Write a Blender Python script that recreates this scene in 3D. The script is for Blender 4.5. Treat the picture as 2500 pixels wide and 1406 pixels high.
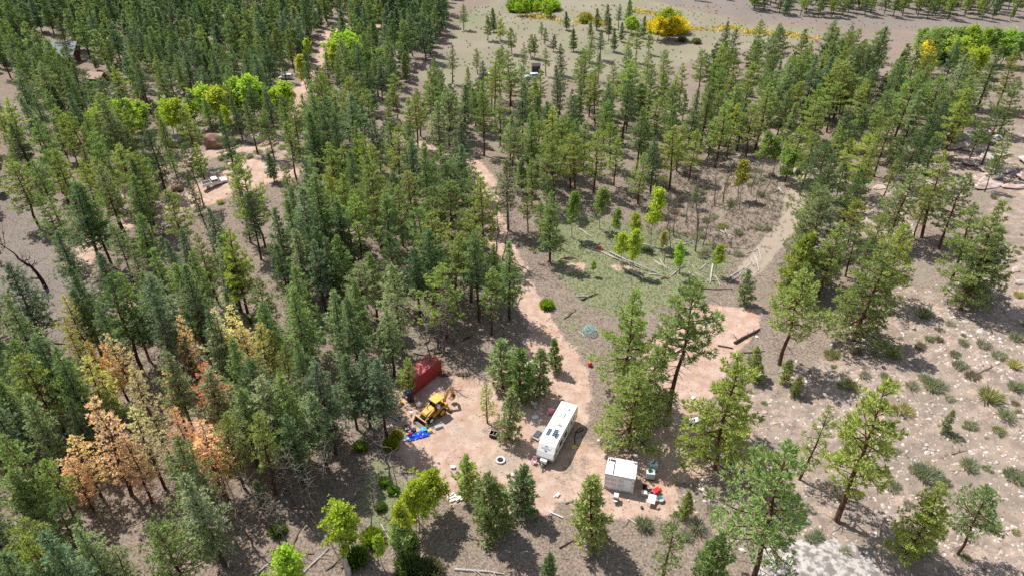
import bpy, math, random
import numpy as np
from mathutils import Vector, Matrix

for _o in list(bpy.data.objects):
    bpy.data.objects.remove(_o)
SC = bpy.context.scene
COL = SC.collection
R = math.radians
PI = math.pi

# ------------------------------------------------------------------ camera, sky, sun, exposure
CAM_H, PITCH, FPX = 72.0, R(34.0), 1735.0
cam = bpy.data.cameras.new('camera')
cam.sensor_width = 36.0
cam.lens = 36.0 * FPX / 2500.0
cam.clip_start, cam.clip_end = 1.0, 9000.0
camo = bpy.data.objects.new('camera', cam)
camo.location = (0, 0, CAM_H)
camo.rotation_euler = (PI / 2 - PITCH, 0, 0)
COL.objects.link(camo)
SC.camera = camo

SUN_EL, SUN_AZ = R(56.0), R(136.0)          # direction towards the sun, counted from +X
world = bpy.data.worlds.new('World')
SC.world = world
world.use_nodes = True
_nt = world.node_tree
_bg = _nt.nodes['Background']
_sky = _nt.nodes.new('ShaderNodeTexSky')
_sky.sky_type = 'NISHITA'
_sky.sun_disc = False
_sky.sun_elevation = SUN_EL
_sky.sun_rotation = R(90.0) - SUN_AZ
_sky.altitude = 2400.0
_hs = _nt.nodes.new('ShaderNodeHueSaturation')          # thin cloud veils the blue
_hs.inputs['Saturation'].default_value = 0.5
_nt.links.new(_sky.outputs[0], _hs.inputs['Color'])
_nt.links.new(_hs.outputs[0], _bg.inputs[0])
_bg.inputs[1].default_value = 0.14
sun = bpy.data.lights.new('sun', 'SUN')
sun.energy = 4.6
sun.angle = R(0.5)
sun.color = (1.0, 0.955, 0.89)
suno = bpy.data.objects.new('sun', sun)
_to = Vector((math.cos(SUN_AZ) * math.cos(SUN_EL), math.sin(SUN_AZ) * math.cos(SUN_EL), math.sin(SUN_EL)))
suno.rotation_euler = (-_to).to_track_quat('-Z', 'Y').to_euler()
suno.location = (0, 0, 200)
COL.objects.link(suno)
SC.view_settings.view_transform = 'Standard'
SC.view_settings.look = 'None'
SC.view_settings.exposure = 0.45
SC.view_settings.gamma = 1.0
SC.view_settings.use_curve_mapping = False
SC.cycles.max_bounces = 5
SC.cycles.diffuse_bounces = 3
SC.cycles.transmission_bounces = 4
SC.cycles.transparent_max_bounces = 6
SC.cycles.use_denoising = False

# ------------------------------------------------------------------ terrain
def sst(a, b, x):
    t = np.clip((x - a) / (b - a), 0, 1)
    return t * t * (3 - 2 * t)

def hz(x, y):
    x = np.asarray(x, float); y = np.asarray(y, float)
    z = 9.0 * sst(32, 120, x - 0.10 * (y - 70)) * (1 - sst(180, 300, y))
    z = z + 3.0 * np.exp(-((x + 34 + 0.35 * (y - 110)) / 22.0) ** 2) * sst(78, 120, y) * (1 - sst(170, 250, y))
    z = z - 1.6 * np.exp(-((x - 27 - 0.42 * (y - 115)) / 9.0) ** 2) * sst(100, 125, y) * (1 - sst(170, 210, y))
    z = z + 0.5 * np.sin(x * 0.11 + 1.3) * np.sin(y * 0.093 + 0.4) + 0.22 * np.sin(x * 0.31 + y * 0.17) * np.sin(y * 0.27 - x * 0.11 + 2.0)
    d = np.hypot(x - 4, y - 70)
    z = z * sst(14, 40, d)
    z = z + 90.0 * sst(450, 1600, np.hypot(x, y)) + 25 * np.sin(x * .004 + 1) * np.sin(y * .0033) * sst(450, 1200, np.hypot(x, y))
    return z

_cp, _sp = math.cos(PITCH), math.sin(PITCH)
_TT = np.concatenate([np.linspace(60, 200, 90), np.linspace(203, 600, 110)])
def at(u, v, zo=0.0):
    """the point of the land (plus zo metres) that the photograph shows at pixel u, v"""
    a, b = (u - 1250) / FPX, -(v - 703) / FPX
    d = np.array((a, _cp + b * _sp, -_sp + b * _cp)); d /= np.linalg.norm(d)
    zz = CAM_H + _TT * d[2]
    gap = zz - hz(_TT * d[0], _TT * d[1]) - zo
    k = int(np.argmax(gap < 0)) if (gap < 0).any() else len(_TT) - 1
    t0, t1 = _TT[max(k - 1, 0)], _TT[k]
    for _ in range(12):
        tm = (t0 + t1) / 2
        if CAM_H + tm * d[2] - float(hz(tm * d[0], tm * d[1])) - zo < 0: t1 = tm
        else: t0 = tm
    return Vector((t1 * d[0], t1 * d[1], CAM_H + t1 * d[2] - zo))

def px(p):
    x, y, z = p[0], p[1], p[2] - CAM_H
    dep = y * _cp - z * _sp
    return 1250 + FPX * x / dep, 703 - FPX * (y * _sp + z * _cp) / dep, dep

# ------------------------------------------------------------------ materials
def nodes_of(name):
    m = bpy.data.materials.new(name); m.use_nodes = True
    nt = m.node_tree
    for n in list(nt.nodes): nt.nodes.remove(n)
    out = nt.nodes.new('ShaderNodeOutputMaterial')
    return m, nt, out

class N:
    def __init__(s, nt): s.nt = nt
    def new(s, t, **k):
        n = s.nt.nodes.new(t)
        for a, b in k.items(): setattr(n, a, b)
        return n
    def lk(s, a, b): s.nt.links.new(a, b)
    def put(s, sock, v):
        if isinstance(v, bpy.types.NodeSocket): s.nt.links.new(v, sock)
        elif isinstance(v, tuple) and len(v) == 3 and sock.type == 'RGBA': sock.default_value = (*v, 1)
        else: sock.default_value = v
    def math(s, op, a, b=0.0, c=0.0):
        n = s.new('ShaderNodeMath', operation=op)
        s.put(n.inputs[0], a); s.put(n.inputs[1], b); s.put(n.inputs[2], c)
        return n.outputs[0]
    def mix(s, f, a, b, mode='MIX'):
        n = s.new('ShaderNodeMix', data_type='RGBA', blend_type=mode)
        s.put(n.inputs[0], f); s.put(n.inputs[6], a); s.put(n.inputs[7], b)
        return n.outputs[2]
    def noise(s, co, scale, detail=4.0, rough=0.55):
        n = s.new('ShaderNodeTexNoise'); s.lk(co, n.inputs['Vector'])
        n.inputs['Scale'].default_value = scale; n.inputs['Detail'].default_value = detail; n.inputs['Roughness'].default_value = rough
        return n.outputs['Fac']
    def voro(s, co, scale, out='Distance', feat='F1'):
        n = s.new('ShaderNodeTexVoronoi', feature=feat); s.lk(co, n.inputs['Vector']); n.inputs['Scale'].default_value = scale
        return n.outputs[out]
    def step(s, lo, hi, x):
        n = s.new('ShaderNodeMapRange', interpolation_type='SMOOTHSTEP')
        s.put(n.inputs[0], x); n.inputs[1].default_value = lo; n.inputs[2].default_value = hi
        return n.outputs[0]
    def bsdf(s, col, rough=0.8, spec=0.3, metal=0.0, normal=None):
        n = s.new('ShaderNodeBsdfPrincipled')
        s.put(n.inputs['Base Color'], col); s.put(n.inputs['Roughness'], rough)
        n.inputs['Specular IOR Level'].default_value = spec; n.inputs['Metallic'].default_value = metal
        if normal is not None: s.lk(normal, n.inputs['Normal'])
        return n.outputs[0]
    def bump(s, h, strength=0.5, dist=0.1):
        n = s.new('ShaderNodeBump'); s.lk(h, n.inputs['Height']); n.inputs['Strength'].default_value = strength; n.inputs['Distance'].default_value = dist
        return n.outputs[0]

MATS = {}
def paint(name, col, rough=0.6, spec=0.3, metal=0.0, var=0.25, scale=3.0, dirt=0.0, dirtcol=(0.30, 0.19, 0.13)):
    """a plain coat with uneven tone, fine grain and dusty patches"""
    if name in MATS: return MATS[name]
    m, nt, out = nodes_of(name); n = N(nt)
    co = n.new('ShaderNodeTexCoord').outputs['Object']
    a = n.noise(co, scale, 5); b = n.noise(co, scale * 9, 3)
    f = n.math('ADD', n.math('MULTIPLY', a, 0.7), n.math('MULTIPLY', b, 0.3))
    lo = tuple(c * (1 - var) for c in col); hi = tuple(min(c * (1 + var), 0.95) for c in col)
    c = n.mix(n.step(0.3, 0.7, f), lo, hi)
    if dirt: c = n.mix(n.math('MULTIPLY', n.step(0.5, 0.72, n.noise(co, scale * 0.8, 6)), dirt), c, dirtcol)
    n.lk(n.bsdf(c, rough, spec, metal, n.bump(b, 0.15, 0.02)), out.inputs[0])
    MATS[name] = m
    return m

def foliage(name, src='object', trans=0.35, var=0.45):
    m, nt, out = nodes_of(name); n = N(nt)
    oi = n.new('ShaderNodeObjectInfo')
    geo = n.new('ShaderNodeNewGeometry')
    if src == 'object': base = oi.outputs['Color']
    else:
        at_ = n.new('ShaderNodeAttribute', attribute_name='tint'); base = at_.outputs['Color']
    r = geo.outputs['Random Per Island']
    k = n.math('MULTIPLY_ADD', r, 2 * var, 1 - var)
    cmb = n.new('ShaderNodeCombineColor')
    for i in range(3): n.lk(k, cmb.inputs[i])
    c = n.mix(1.0, base, cmb.outputs[0], 'MULTIPLY')
    co = n.new('ShaderNodeTexCoord').outputs['Object']
    c = n.mix(n.math('MULTIPLY', n.step(0.45, 0.75, n.noise(co, 0.7, 3)), 0.35), c, n.mix(1.0, c, (1.30, 1.22, 0.90), 'MULTIPLY'))
    d = n.new('ShaderNodeBsdfDiffuse'); n.lk(c, d.inputs[0])
    t = n.new('ShaderNodeBsdfTranslucent'); n.lk(n.mix(1.0, c, (1.25, 1.3, 0.7), 'MULTIPLY'), t.inputs[0])
    mx = n.new('ShaderNodeMixShader'); mx.inputs[0].default_value = trans
    n.lk(d.outputs[0], mx.inputs[1]); n.lk(t.outputs[0], mx.inputs[2])
    n.lk(mx.outputs[0], out.inputs[0])
    return m

def bark_mat(name, a, b, zscale=0.25):
    m, nt, out = nodes_of(name); n = N(nt)
    co = n.new('ShaderNodeTexCoord').outputs['Object']
    mp = n.new('ShaderNodeMapping'); mp.inputs['Scale'].default_value = (1, 1, zscale); n.lk(co, mp.inputs[0])
    f = n.noise(mp.outputs[0], 6.0, 6, 0.65)
    n.lk(n.bsdf(n.mix(n.step(0.35, 0.65, f), a, b), 0.9, 0.1, 0, n.bump(f, 0.6, 0.05)), out.inputs[0])
    return m

# ------------------------------------------------------------------ mesh helpers
class MB:
    """collects boxes, bars, tubes and sheets that become ONE mesh object"""
    def __init__(s): s.v = []; s.f = []
    def add(s, vs, fs):
        k = len(s.v); s.v += [tuple(p) for p in vs]; s.f += [tuple(i + k for i in f) for f in fs]
        return s
    def box(s, c, d, rz=0.0, rx=0.0, ry=0.0, taper=1.0):
        x, y, z = d[0] / 2, d[1] / 2, d[2] / 2
        M = Matrix.Rotation(rz, 3, 'Z') @ Matrix.Rotation(ry, 3, 'Y') @ Matrix.Rotation(rx, 3, 'X')
        P = []
        for dz in (-1, 1):
            t = taper if dz > 0 else 1.0
            for dx, dy in ((-1, -1), (1, -1), (1, 1), (-1, 1)): P.append(M @ Vector((dx * x * t, dy * y * t, dz * z)) + Vector(c))
        return s.add(P, [(3, 2, 1, 0), (4, 5, 6, 7), (0, 1, 5, 4), (1, 2, 6, 5), (2, 3, 7, 6), (3, 0, 4, 7)])
    def bar(s, p, q, w, h=None):
        h = h or w
        p, q = Vector(p), Vector(q); d = (q - p).normalized()
        up = Vector((0, 0, 1)) if abs(d.z) < 0.95 else Vector((1, 0, 0))
        a = d.cross(up).normalized() * w / 2; b = a.cross(d).normalized() * h / 2
        P = [p - a - b, p + a - b, p + a + b, p - a + b, q - a - b, q + a - b, q + a + b, q - a + b]
        return s.add(P, [(0, 1, 2, 3), (7, 6, 5, 4), (4, 5, 1, 0), (5, 6, 2, 1), (6, 7, 3, 2), (7, 4, 0, 3)])
    def tube(s, path, r, n=6, cap=True):
        path = [Vector(p) for p in path]
        rr = r if isinstance(r, (list, tuple)) else [r] * len(path)
        k = len(s.v); ref = None
        for i, p in enumerate(path):
            d = (path[min(i + 1, len(path) - 1)] - path[max(i - 1, 0)]).normalized()
            if ref is None: ref = Vector((0, 0, 1)).cross(d) if abs(d.z) < 0.9 else Vector((1, 0, 0)).cross(d)
            a = (ref - d * ref.dot(d)).normalized(); b = d.cross(a); ref = a
            for j in range(n):
                t = 2 * PI * j / n
                s.v.append(tuple(p + (a * math.cos(t) + b * math.sin(t)) * rr[i]))
        for i in range(len(path) - 1):
            for j in range(n):
                s.f.append((k + i * n + j, k + i * n + (j + 1) % n, k + (i + 1) * n + (j + 1) % n, k + (i + 1) * n + j))
        if cap:
            s.f.append(tuple(k + j for j in reversed(range(n)))); s.f.append(tuple(k + (len(path) - 1) * n + j for j in range(n)))
        return s
    def cyl(s, p, q, r, n=14): return s.tube([p, q], r, n)
    def lathe(s, prof, n=16, c=(0, 0, 0)):
        k = len(s.v)
        for (r, z) in prof:
            for j in range(n):
                t = 2 * PI * j / n; s.v.append((c[0] + r * math.cos(t), c[1] + r * math.sin(t), c[2] + z))
        for i in range(len(prof) - 1):
            for j in range(n): s.f.append((k + i * n + j, k + i * n + (j + 1) % n, k + (i + 1) * n + (j + 1) % n, k + (i + 1) * n + j))
        return s
    def prism(s, poly, y0, y1):
        """an outline in x, z drawn out along y"""
        n = len(poly)
        P = [(x, y0, z) for x, z in poly] + [(x, y1, z) for x, z in poly]
        F = [tuple(range(n)), tuple(reversed(range(n, 2 * n)))] + [(i, n + i, n + (i + 1) % n, (i + 1) % n) for i in range(n)]
        return s.add(P, F)
    def build(s, name, mat, parent=None, bevel=0.0, smooth=False, loc=None):
        me = bpy.data.meshes.new(name)
        me.from_pydata(s.v, [], s.f); me.update()
        import bmesh
        bm = bmesh.new(); bm.from_mesh(me); bmesh.ops.recalc_face_normals(bm, faces=bm.faces); bm.to_mesh(me); bm.free()
        me.materials.append(mat)
        if smooth:
            for p in me.polygons: p.use_smooth = True
        o = bpy.data.objects.new(name, me); COL.objects.link(o)
        if parent is not None: o.parent = parent
        if loc is not None: o.location = loc
        if bevel:
            b = o.modifiers.new('b', 'BEVEL'); b.width = bevel; b.segments = 2; b.limit_method = 'ANGLE'
        return o

def tag(o, label=None, cat=None, group=None, kind=None):
    if label: o['label'] = label
    if cat: o['category'] = cat
    if group: o['group'] = group
    if kind: o['kind'] = kind
    return o

def thing(name, label, cat, loc, rz=0.0, group=None):
    o = bpy.data.objects.new(name, None); COL.objects.link(o)
    o.empty_display_size = 0.3
    o.location = loc; o.rotation_euler = (0, 0, rz)
    return tag(o, label, cat, group)

def np_mesh(name, V, F, mat, tint=None, smooth=False):
    """a mesh from arrays of points and triangles; tint = a colour for each point"""
    me = bpy.data.meshes.new(name)
    V = np.asarray(V, np.float32); F = np.asarray(F, np.int32)
    me.vertices.add(len(V)); me.vertices.foreach_set('co', V.ravel())
    me.loops.add(F.size); me.loops.foreach_set('vertex_index', F.ravel())
    k = F.shape[1]
    me.polygons.add(len(F)); me.polygons.foreach_set('loop_start', np.arange(0, F.size, k, dtype=np.int32))
    if smooth: me.polygons.foreach_set('use_smooth', np.ones(len(F), bool))
    if tint is not None:
        a = me.color_attributes.new('tint', 'FLOAT_COLOR', 'POINT')
        c = np.ones((len(V), 4), np.float32); c[:, :3] = tint
        a.data.foreach_set('color', c.ravel())
    me.update(calc_edges=True); me.validate()
    me.materials.append(mat)
    return me
# ------------------------------------------------------------------ the land: one sheet, with masks of what it is made of
def axis(segs):
    out = [segs[0][0]]
    for a, b, s0, s1 in segs:
        t = a
        while t < b - 1e-6:
            f = (t - a) / (b - a); t = min(b, t + s0 + (s1 - s0) * f); out.append(t)
    return np.array(out)
GX = axis([(-3200, -240, 220, 12), (-240, -95, 9, 1.2), (-95, 95, 0.62, 0.62), (95, 240, 1.2, 9), (240, 3200, 12, 220)])
GY = axis([(-900, 20, 120, 2), (20, 130, 0.55, 0.55), (130, 200, 0.6, 1.0), (200, 460, 1.2, 4), (460, 3600, 6, 260)])
XX, YY = np.meshgrid(GX, GY)
gx, gy = XX.ravel(), YY.ravel()

def pxy(poly): return np.array([at(u, v)[:2] for u, v in poly])

def in_poly(P, x, y):
    c = np.zeros(len(x), bool); n = len(P)
    for i in range(n):
        x0, y0 = P[i]; x1, y1 = P[(i + 1) % n]
        if y0 == y1: continue
        c ^= ((y0 > y) != (y1 > y)) & (x < (x1 - x0) * (y - y0) / (y1 - y0) + x0)
    return c

def seg_dist(P, x, y, closed):
    d = np.full(len(x), 1e9); n = len(P)
    for i in range(n if closed else n - 1):
        a, b = P[i], P[(i + 1) % n]; ab = b - a; L = max((ab ** 2).sum(), 1e-9)
        t = np.clip(((x - a[0]) * ab[0] + (y - a[1]) * ab[1]) / L, 0, 1)
        d = np.minimum(d, (x - a[0] - t * ab[0]) ** 2 + (y - a[1] - t * ab[1]) ** 2)
    return np.sqrt(d)

def region(poly, x, y, soft=1.2):
    """1 inside the outline, 0 outside, fading over soft metres"""
    P = pxy(poly) if not isinstance(poly, np.ndarray) else poly
    lo, hi = P.min(0) - soft * 2, P.max(0) + soft * 2
    k = np.where((x > lo[0]) & (x < hi[0]) & (y > lo[1]) & (y < hi[1]))[0]
    out = np.zeros(len(x))
    if len(k):
        d = seg_dist(P, x[k], y[k], True); s = np.where(in_poly(P, x[k], y[k]), d, -d)
        out[k] = sst(-soft, soft, s)
    return out

def path_band(path, w, x, y, soft=0.8):
    P = pxy(path); m = max(w) if isinstance(w, (list, tuple)) else w
    lo, hi = P.min(0) - m - soft, P.max(0) + m + soft
    k = np.where((x > lo[0]) & (x < hi[0]) & (y > lo[1]) & (y < hi[1]))[0]
    out = np.zeros(len(x))
    if len(k): out[k] = 1 - sst(m / 2 - soft, m / 2 + soft, seg_dist(P, x[k], y[k], False))
    return out

CLEARING = [(1290, 830), (1385, 830), (1430, 900), (1455, 980), (1430, 1060), (1500, 1090), (1640, 1120), (1660, 1250), (1560, 1270), (1470, 1250), (1380, 1225), (1330, 1265), (1240, 1250), (1180, 1240), (1130, 1235), (1060, 1200), (1000, 1140), (940, 1075), (930, 1000), (985, 920), (1050, 905), (1120, 920), (1190, 930), (1255, 880)]
PAD = [(1690, 738), (1760, 745), (1860, 755), (1850, 800), (1800, 865), (1750, 960), (1700, 1015), (1610, 1015), (1570, 930), (1560, 840), (1640, 800)]
TRUCK_PAD = [(560, 390), (640, 392), (700, 400), (712, 430), (640, 455), (590, 470), (520, 500), (440, 512), (380, 530), (420, 490), (500, 440)]
ROAD = [(1360, 850), (1325, 800), (1295, 740), (1270, 690), (1240, 630), (1212, 570), (1198, 510), (1190, 450), (1160, 405), (1110, 375), (1040, 355), (960, 345)]
ROAD_IN = [(640, 360), (560, 368), (480, 385), (400, 412), (330, 445), (270, 490)]
ROAD_OUT = [(720, 420), (620, 430), (540, 465), (430, 500), (360, 525), (290, 555), (240, 580), (190, 640)]
FAR_ROAD = [(690, 300), (705, 265), (728, 235), (762, 200), (790, 150), (806, 110), (800, 85), (830, 60), (960, 62), (1040, 48)]
TRACK = [(1955, 400), (1942, 470), (1930, 540), (1880, 600), (1830, 660)]
HOLLOW = [(1320, 545), (1420, 520), (1520, 540), (1640, 560), (1740, 590), (1800, 640), (1760, 700), (1690, 735), (1590, 770), (1500, 775), (1420, 745), (1370, 690), (1330, 620)]
GREENEST = [(1395, 655), (1480, 640), (1560, 680), (1600, 740), (1560, 770), (1500, 760), (1430, 720)]
SHADY_GREEN = [(900, 1100), (960, 1130), (1000, 1200), (980, 1300), (900, 1330), (870, 1220)]
MEADOW = [(1010, 190), (1090, 130), (1110, 60), (1160, 20), (1240, -10), (1560, -10), (1800, 55), (2000, 70), (1960, 110), (1760, 130), (1640, 165), (1480, 190), (1200, 215), (1080, 220)]
FAR_BANK = [(1560, -10), (1800, 40), (2000, 60), (2200, 72), (2560, 95), (2560, -30), (1900, -60)]
SCREE = [(1760, 1010), (1880, 930), (2010, 880), (2130, 790), (2200, 700), (2330, 720), (2420, 600), (2420, 470), (2280, 450), (2200, 440), (2250, 380), (2400, 320), (2600, 300), (2700, 800), (2700, 1500), (2000, 1500), (1900, 1300), (1760, 1290), (1700, 1200)]
SCREE2 = [(2080, 470), (2200, 440), (2230, 560), (2150, 640), (2080, 640), (2060, 560)]
TRUCK_SCREE = [(600, 360), (700, 345), (725, 385), (690, 395), (600, 385)]
BROWN_SLOPE = [(-60, 520), (60, 470), (180, 560), (120, 640), (260, 700), (160, 860), (60, 800), (-60, 640)]

dirt = np.maximum.reduce([region(CLEARING, gx, gy, 2.4), region(PAD, gx, gy, 0.8), region(TRUCK_PAD, gx, gy, 1.5),
    path_band(ROAD, 4.8, gx, gy, 1.5), path_band(ROAD_IN, 4.2, gx, gy, 1.2), path_band(ROAD_OUT, 5.0, gx, gy, 1.5),
    path_band(FAR_ROAD, 6.5, gx, gy, 1.0), path_band([(1600, 1010), (1640, 1060), (1660, 1130)], 8, gx, gy, 2.5) * 0.8,
    0.8 * region([(1385, 640), (1430, 640), (1425, 665), (1375, 668)], gx, gy, 0.7), 0.75 * region([(1480, 640), (1560, 655), (1570, 668), (1500, 660)], gx, gy, 0.8)])
GRAVEL = region([(1425, 985), (1475, 985), (1500, 1120), (1420, 1185), (1340, 1190), (1400, 1090)], gx, gy, 2.5)
SAND = region([(1150, 1070), (1290, 1060), (1310, 1150), (1250, 1200), (1150, 1170)], gx, gy, 3.0)
dirt = dirt * (1 - 0.52 * GRAVEL) * (1 - 0.45 * SAND)
grass = np.maximum(0.75 * region(HOLLOW, gx, gy, 3.0), region(GREENEST, gx, gy, 2.0))
grass = np.maximum(grass, 0.7 * region(SHADY_GREEN, gx, gy, 2.0))
grass = np.maximum(grass, 0.45 * region([(1350, 760), (1430, 740), (1440, 860), (1400, 880), (1350, 820)], gx, gy, 1.5))
meadow = np.maximum(region(MEADOW, gx, gy, 5.0), 0.35 * region([(870, 1260), (1180, 1250), (1240, 1420), (900, 1420)], gx, gy, 3))
scree = np.maximum.reduce([region(SCREE, gx, gy, 3.5), region(SCREE2, gx, gy, 2.0), 0.9 * region(TRUCK_SCREE, gx, gy, 1.0)])
sandy = np.maximum(path_band(TRACK, 4.0, gx, gy, 1.4), SAND)
bank = np.maximum(region(FAR_BANK, gx, gy, 10.0), region(BROWN_SLOPE, gx, gy, 3.0) * 0.8)
scree = scree * (1 - dirt)

rs = np.random.RandomState(7)
gz = hz(gx, gy) + 0.05 * rs.randn(len(gx)) * (np.abs(gx) < 120) * (gy < 200) * (1 - 0.75 * dirt)
gz += 0.10 * scree * np.abs(rs.randn(len(gx)))
ny, nx = XX.shape
idx = np.arange(nx * ny).reshape(ny, nx)
quads = np.stack([idx[:-1, :-1], idx[:-1, 1:], idx[1:, 1:], idx[1:, :-1]], -1).reshape(-1, 4)

gm, nt, out = nodes_of('ground_soil'); n = N(nt)
co = n.new('ShaderNodeNewGeometry').outputs['Position']
m1 = n.new('ShaderNodeAttribute', attribute_name='mask_a'); m2 = n.new('ShaderNodeAttribute', attribute_name='mask_b')
s1, s2 = n.new('ShaderNodeSeparateColor'), n.new('ShaderNodeSeparateColor')
n.lk(m1.outputs['Color'], s1.inputs[0]); n.lk(m2.outputs['Color'], s2.inputs[0])
nA = n.noise(co, 0.09, 6, 0.6); nB = n.noise(co, 0.55, 7, 0.62); nC = n.noise(co, 3.2, 6, 0.65); nD = n.noise(co, 11.0, 4, 0.7)
edge = n.math('SUBTRACT', n.math('ADD', n.math('MULTIPLY', nB, 0.6), n.math('MULTIPLY', nC, 0.4)), 0.5)
def ragged(m, amt=1.3, lo=0.34, hi=0.66): return n.step(lo, hi, n.math('MULTIPLY_ADD', edge, amt, m))
fine = n.math('ADD', n.math('MULTIPLY', nC, 0.55), n.math('MULTIPLY', nD, 0.45))
litter = n.mix(n.step(0.36, 0.66, fine), (0.115, 0.086, 0.068), (0.385, 0.312, 0.255))
litter = n.mix(n.math('MULTIPLY', n.step(0.47, 0.68, nB), 0.6), litter, n.mix(n.step(0.38, 0.62, fine), (0.19, 0.132, 0.10), (0.40, 0.305, 0.245)))
litter = n.mix(n.math('MULTIPLY', n.step(0.5, 0.66, nA), 0.35), litter, (0.27, 0.25, 0.20))
dirtc = n.mix(n.step(0.36, 0.66, nB), (0.42, 0.280, 0.215), (0.54, 0.405, 0.330))
dirtc = n.mix(n.math('MULTIPLY', n.step(0.52, 0.70, n.noise(co, 0.30, 5)), 0.75), dirtc, (0.48, 0.295, 0.200))
dirtc = n.mix(n.math('MULTIPLY', n.step(0.52, 0.72, n.noise(co, 0.19, 6)), 0.6), dirtc, (0.43, 0.37, 0.33))
dirtc = n.mix(n.math('MULTIPLY', n.step(0.55, 0.7, fine), 0.55), dirtc, (0.25, 0.19, 0.155))
grassc = n.mix(n.step(0.36, 0.64, fine), (0.10, 0.105, 0.060), (0.31, 0.315, 0.175))
grassc = n.mix(n.math('MULTIPLY', n.step(0.45, 0.62, nB), 0.6), grassc, n.mix(nD, (0.12, 0.16, 0.085), (0.27, 0.32, 0.17)))
meadc = n.mix(n.step(0.35, 0.66, fine), (0.195, 0.178, 0.122), (0.315, 0.290, 0.205))
meadc = n.mix(n.math('MULTIPLY', n.step(0.46, 0.62, n.noise(co, 0.035, 5)), 0.55), meadc, (0.30, 0.255, 0.20))
meadc = n.mix(n.math('MULTIPLY', n.step(0.52, 0.66, n.noise(co, 0.022, 4)), 0.5), meadc, (0.185, 0.215, 0.115))
screec = n.mix(n.step(0.38, 0.64, nB), (0.26, 0.205, 0.168), (0.45, 0.345, 0.275))
vd = n.voro(co, 2.2); vc = n.voro(co, 2.2, 'Color')
sp = n.new('ShaderNodeSeparateColor'); n.lk(vc, sp.inputs[0])
stone = n.math('MULTIPLY', n.math('LESS_THAN', vd, n.math('MULTIPLY_ADD', sp.outputs[0], 0.42, -0.02)), n.step(0.38, 0.5, nB))
screec = n.mix(n.math('MULTIPLY', n.step(0.48, 0.62, fine), 0.75), screec, (0.15, 0.125, 0.11))
screec = n.mix(n.math('MULTIPLY', n.step(0.47, 0.6, nA), 0.55), screec, litter)
screec = n.mix(stone, screec, n.mix(sp.outputs[1], (0.28, 0.25, 0.225), (0.50, 0.44, 0.39)))
bankc = n.mix(n.step(0.36, 0.66, fine), (0.155, 0.128, 0.112), (0.315, 0.270, 0.238))
c = litter
c = n.mix(ragged(s2.outputs[2]), c, bankc)
c = n.mix(ragged(s2.outputs[0]), c, meadc)
c = n.mix(ragged(s1.outputs[1]), c, grassc)
c = n.mix(ragged(s1.outputs[2], 1.5, 0.3, 0.7), c, screec)
c = n.mix(ragged(s2.outputs[1]), c, n.mix(nC, (0.30, 0.245, 0.19), (0.43, 0.355, 0.28)))
edge2 = n.math('ADD', edge, n.math('MULTIPLY', n.math('SUBTRACT', n.noise(co, 0.22, 5), 0.5), 0.9))
c = n.mix(n.step(0.34, 0.66, n.math('MULTIPLY_ADD', edge2, 1.3, s1.outputs[0])), c, dirtc)
h = n.math('ADD', n.math('MULTIPLY', fine, 1.0), n.math('MULTIPLY', stone, 0.35))
n.lk(n.bsdf(c, 0.95, 0.08, 0, n.bump(h, 0.85, 0.16)), out.inputs[0])
gme = np_mesh('ground', np.stack([gx, gy, gz], 1), quads, gm, smooth=False)
for nm, ch in (('mask_a', (dirt, grass, scree)), ('mask_b', (meadow, sandy, bank))):
    a_ = gme.color_attributes.new(nm, 'FLOAT_COLOR', 'POINT')
    cc = np.ones((len(gx), 4), np.float32); cc[:, :3] = np.stack(ch, 1); a_.data.foreach_set('color', cc.ravel())
ground = bpy.data.objects.new('ground', gme); COL.objects.link(ground); ground['kind'] = 'structure'

# ------------------------------------------------------------------ tree shapes (shared meshes)
def vec(a, el): return np.array((math.cos(a) * math.cos(el), math.sin(a) * math.cos(el), math.sin(el)))

def blades(P, D, rng, n, ln, wd, spread=0.9, flat=0.0):
    """n thin leaves in a burst at every point P, leaning along D"""
    k = len(P)
    P = np.repeat(P, n, 0); D = np.repeat(D, n, 0)
    q = rng.randn(k * n, 3); q /= np.linalg.norm(q, axis=1, keepdims=True) + 1e-9
    d = D + q * spread; d /= np.linalg.norm(d, axis=1, keepdims=True) + 1e-9
    w = np.cross(d, rng.randn(k * n, 3) + np.array((0, 0, flat))); w /= np.linalg.norm(w, axis=1, keepdims=True) + 1e-9
    L = ln * rng.uniform(0.6, 1.25, (k * n, 1)); W = wd * rng.uniform(0.7, 1.3, (k * n, 1))
    s = P + q * ln * 0.12
    V = np.stack([s - d * L * 0.15, s + d * L * 0.45 + w * W, s + d * L, s + d * L * 0.45 - w * W], 1).reshape(-1, 3)
    F = np.arange(k * n * 4).reshape(-1, 4)
    return V, F

def ribbon_tubes(lines, n=4):
    """tapered tubes; lines = [(points, radii)]"""
    V, F, k = [], [], 0
    for pts, rad in lines:
        pts = np.asarray(pts, float); m = len(pts)
        ref = np.array((0.31, 0.87, 0.38))
        for i in range(m):
            d = pts[min(i + 1, m - 1)] - pts[max(i - 1, 0)]; d = d / (np.linalg.norm(d) + 1e-9)
            a = np.cross(d, ref); a /= np.linalg.norm(a) + 1e-9; b = np.cross(d, a)
            for j in range(n):
                t = 2 * PI * j / n; V.append(pts[i] + (a * math.cos(t) + b * math.sin(t)) * rad[i])
        for i in range(m - 1):
            for j in range(n): F.append((k + i * n + j, k + i * n + (j + 1) % n, k + (i + 1) * n + (j + 1) % n, k + (i + 1) * n + j))
        k += m * n
    return np.array(V), np.array(F)

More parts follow.
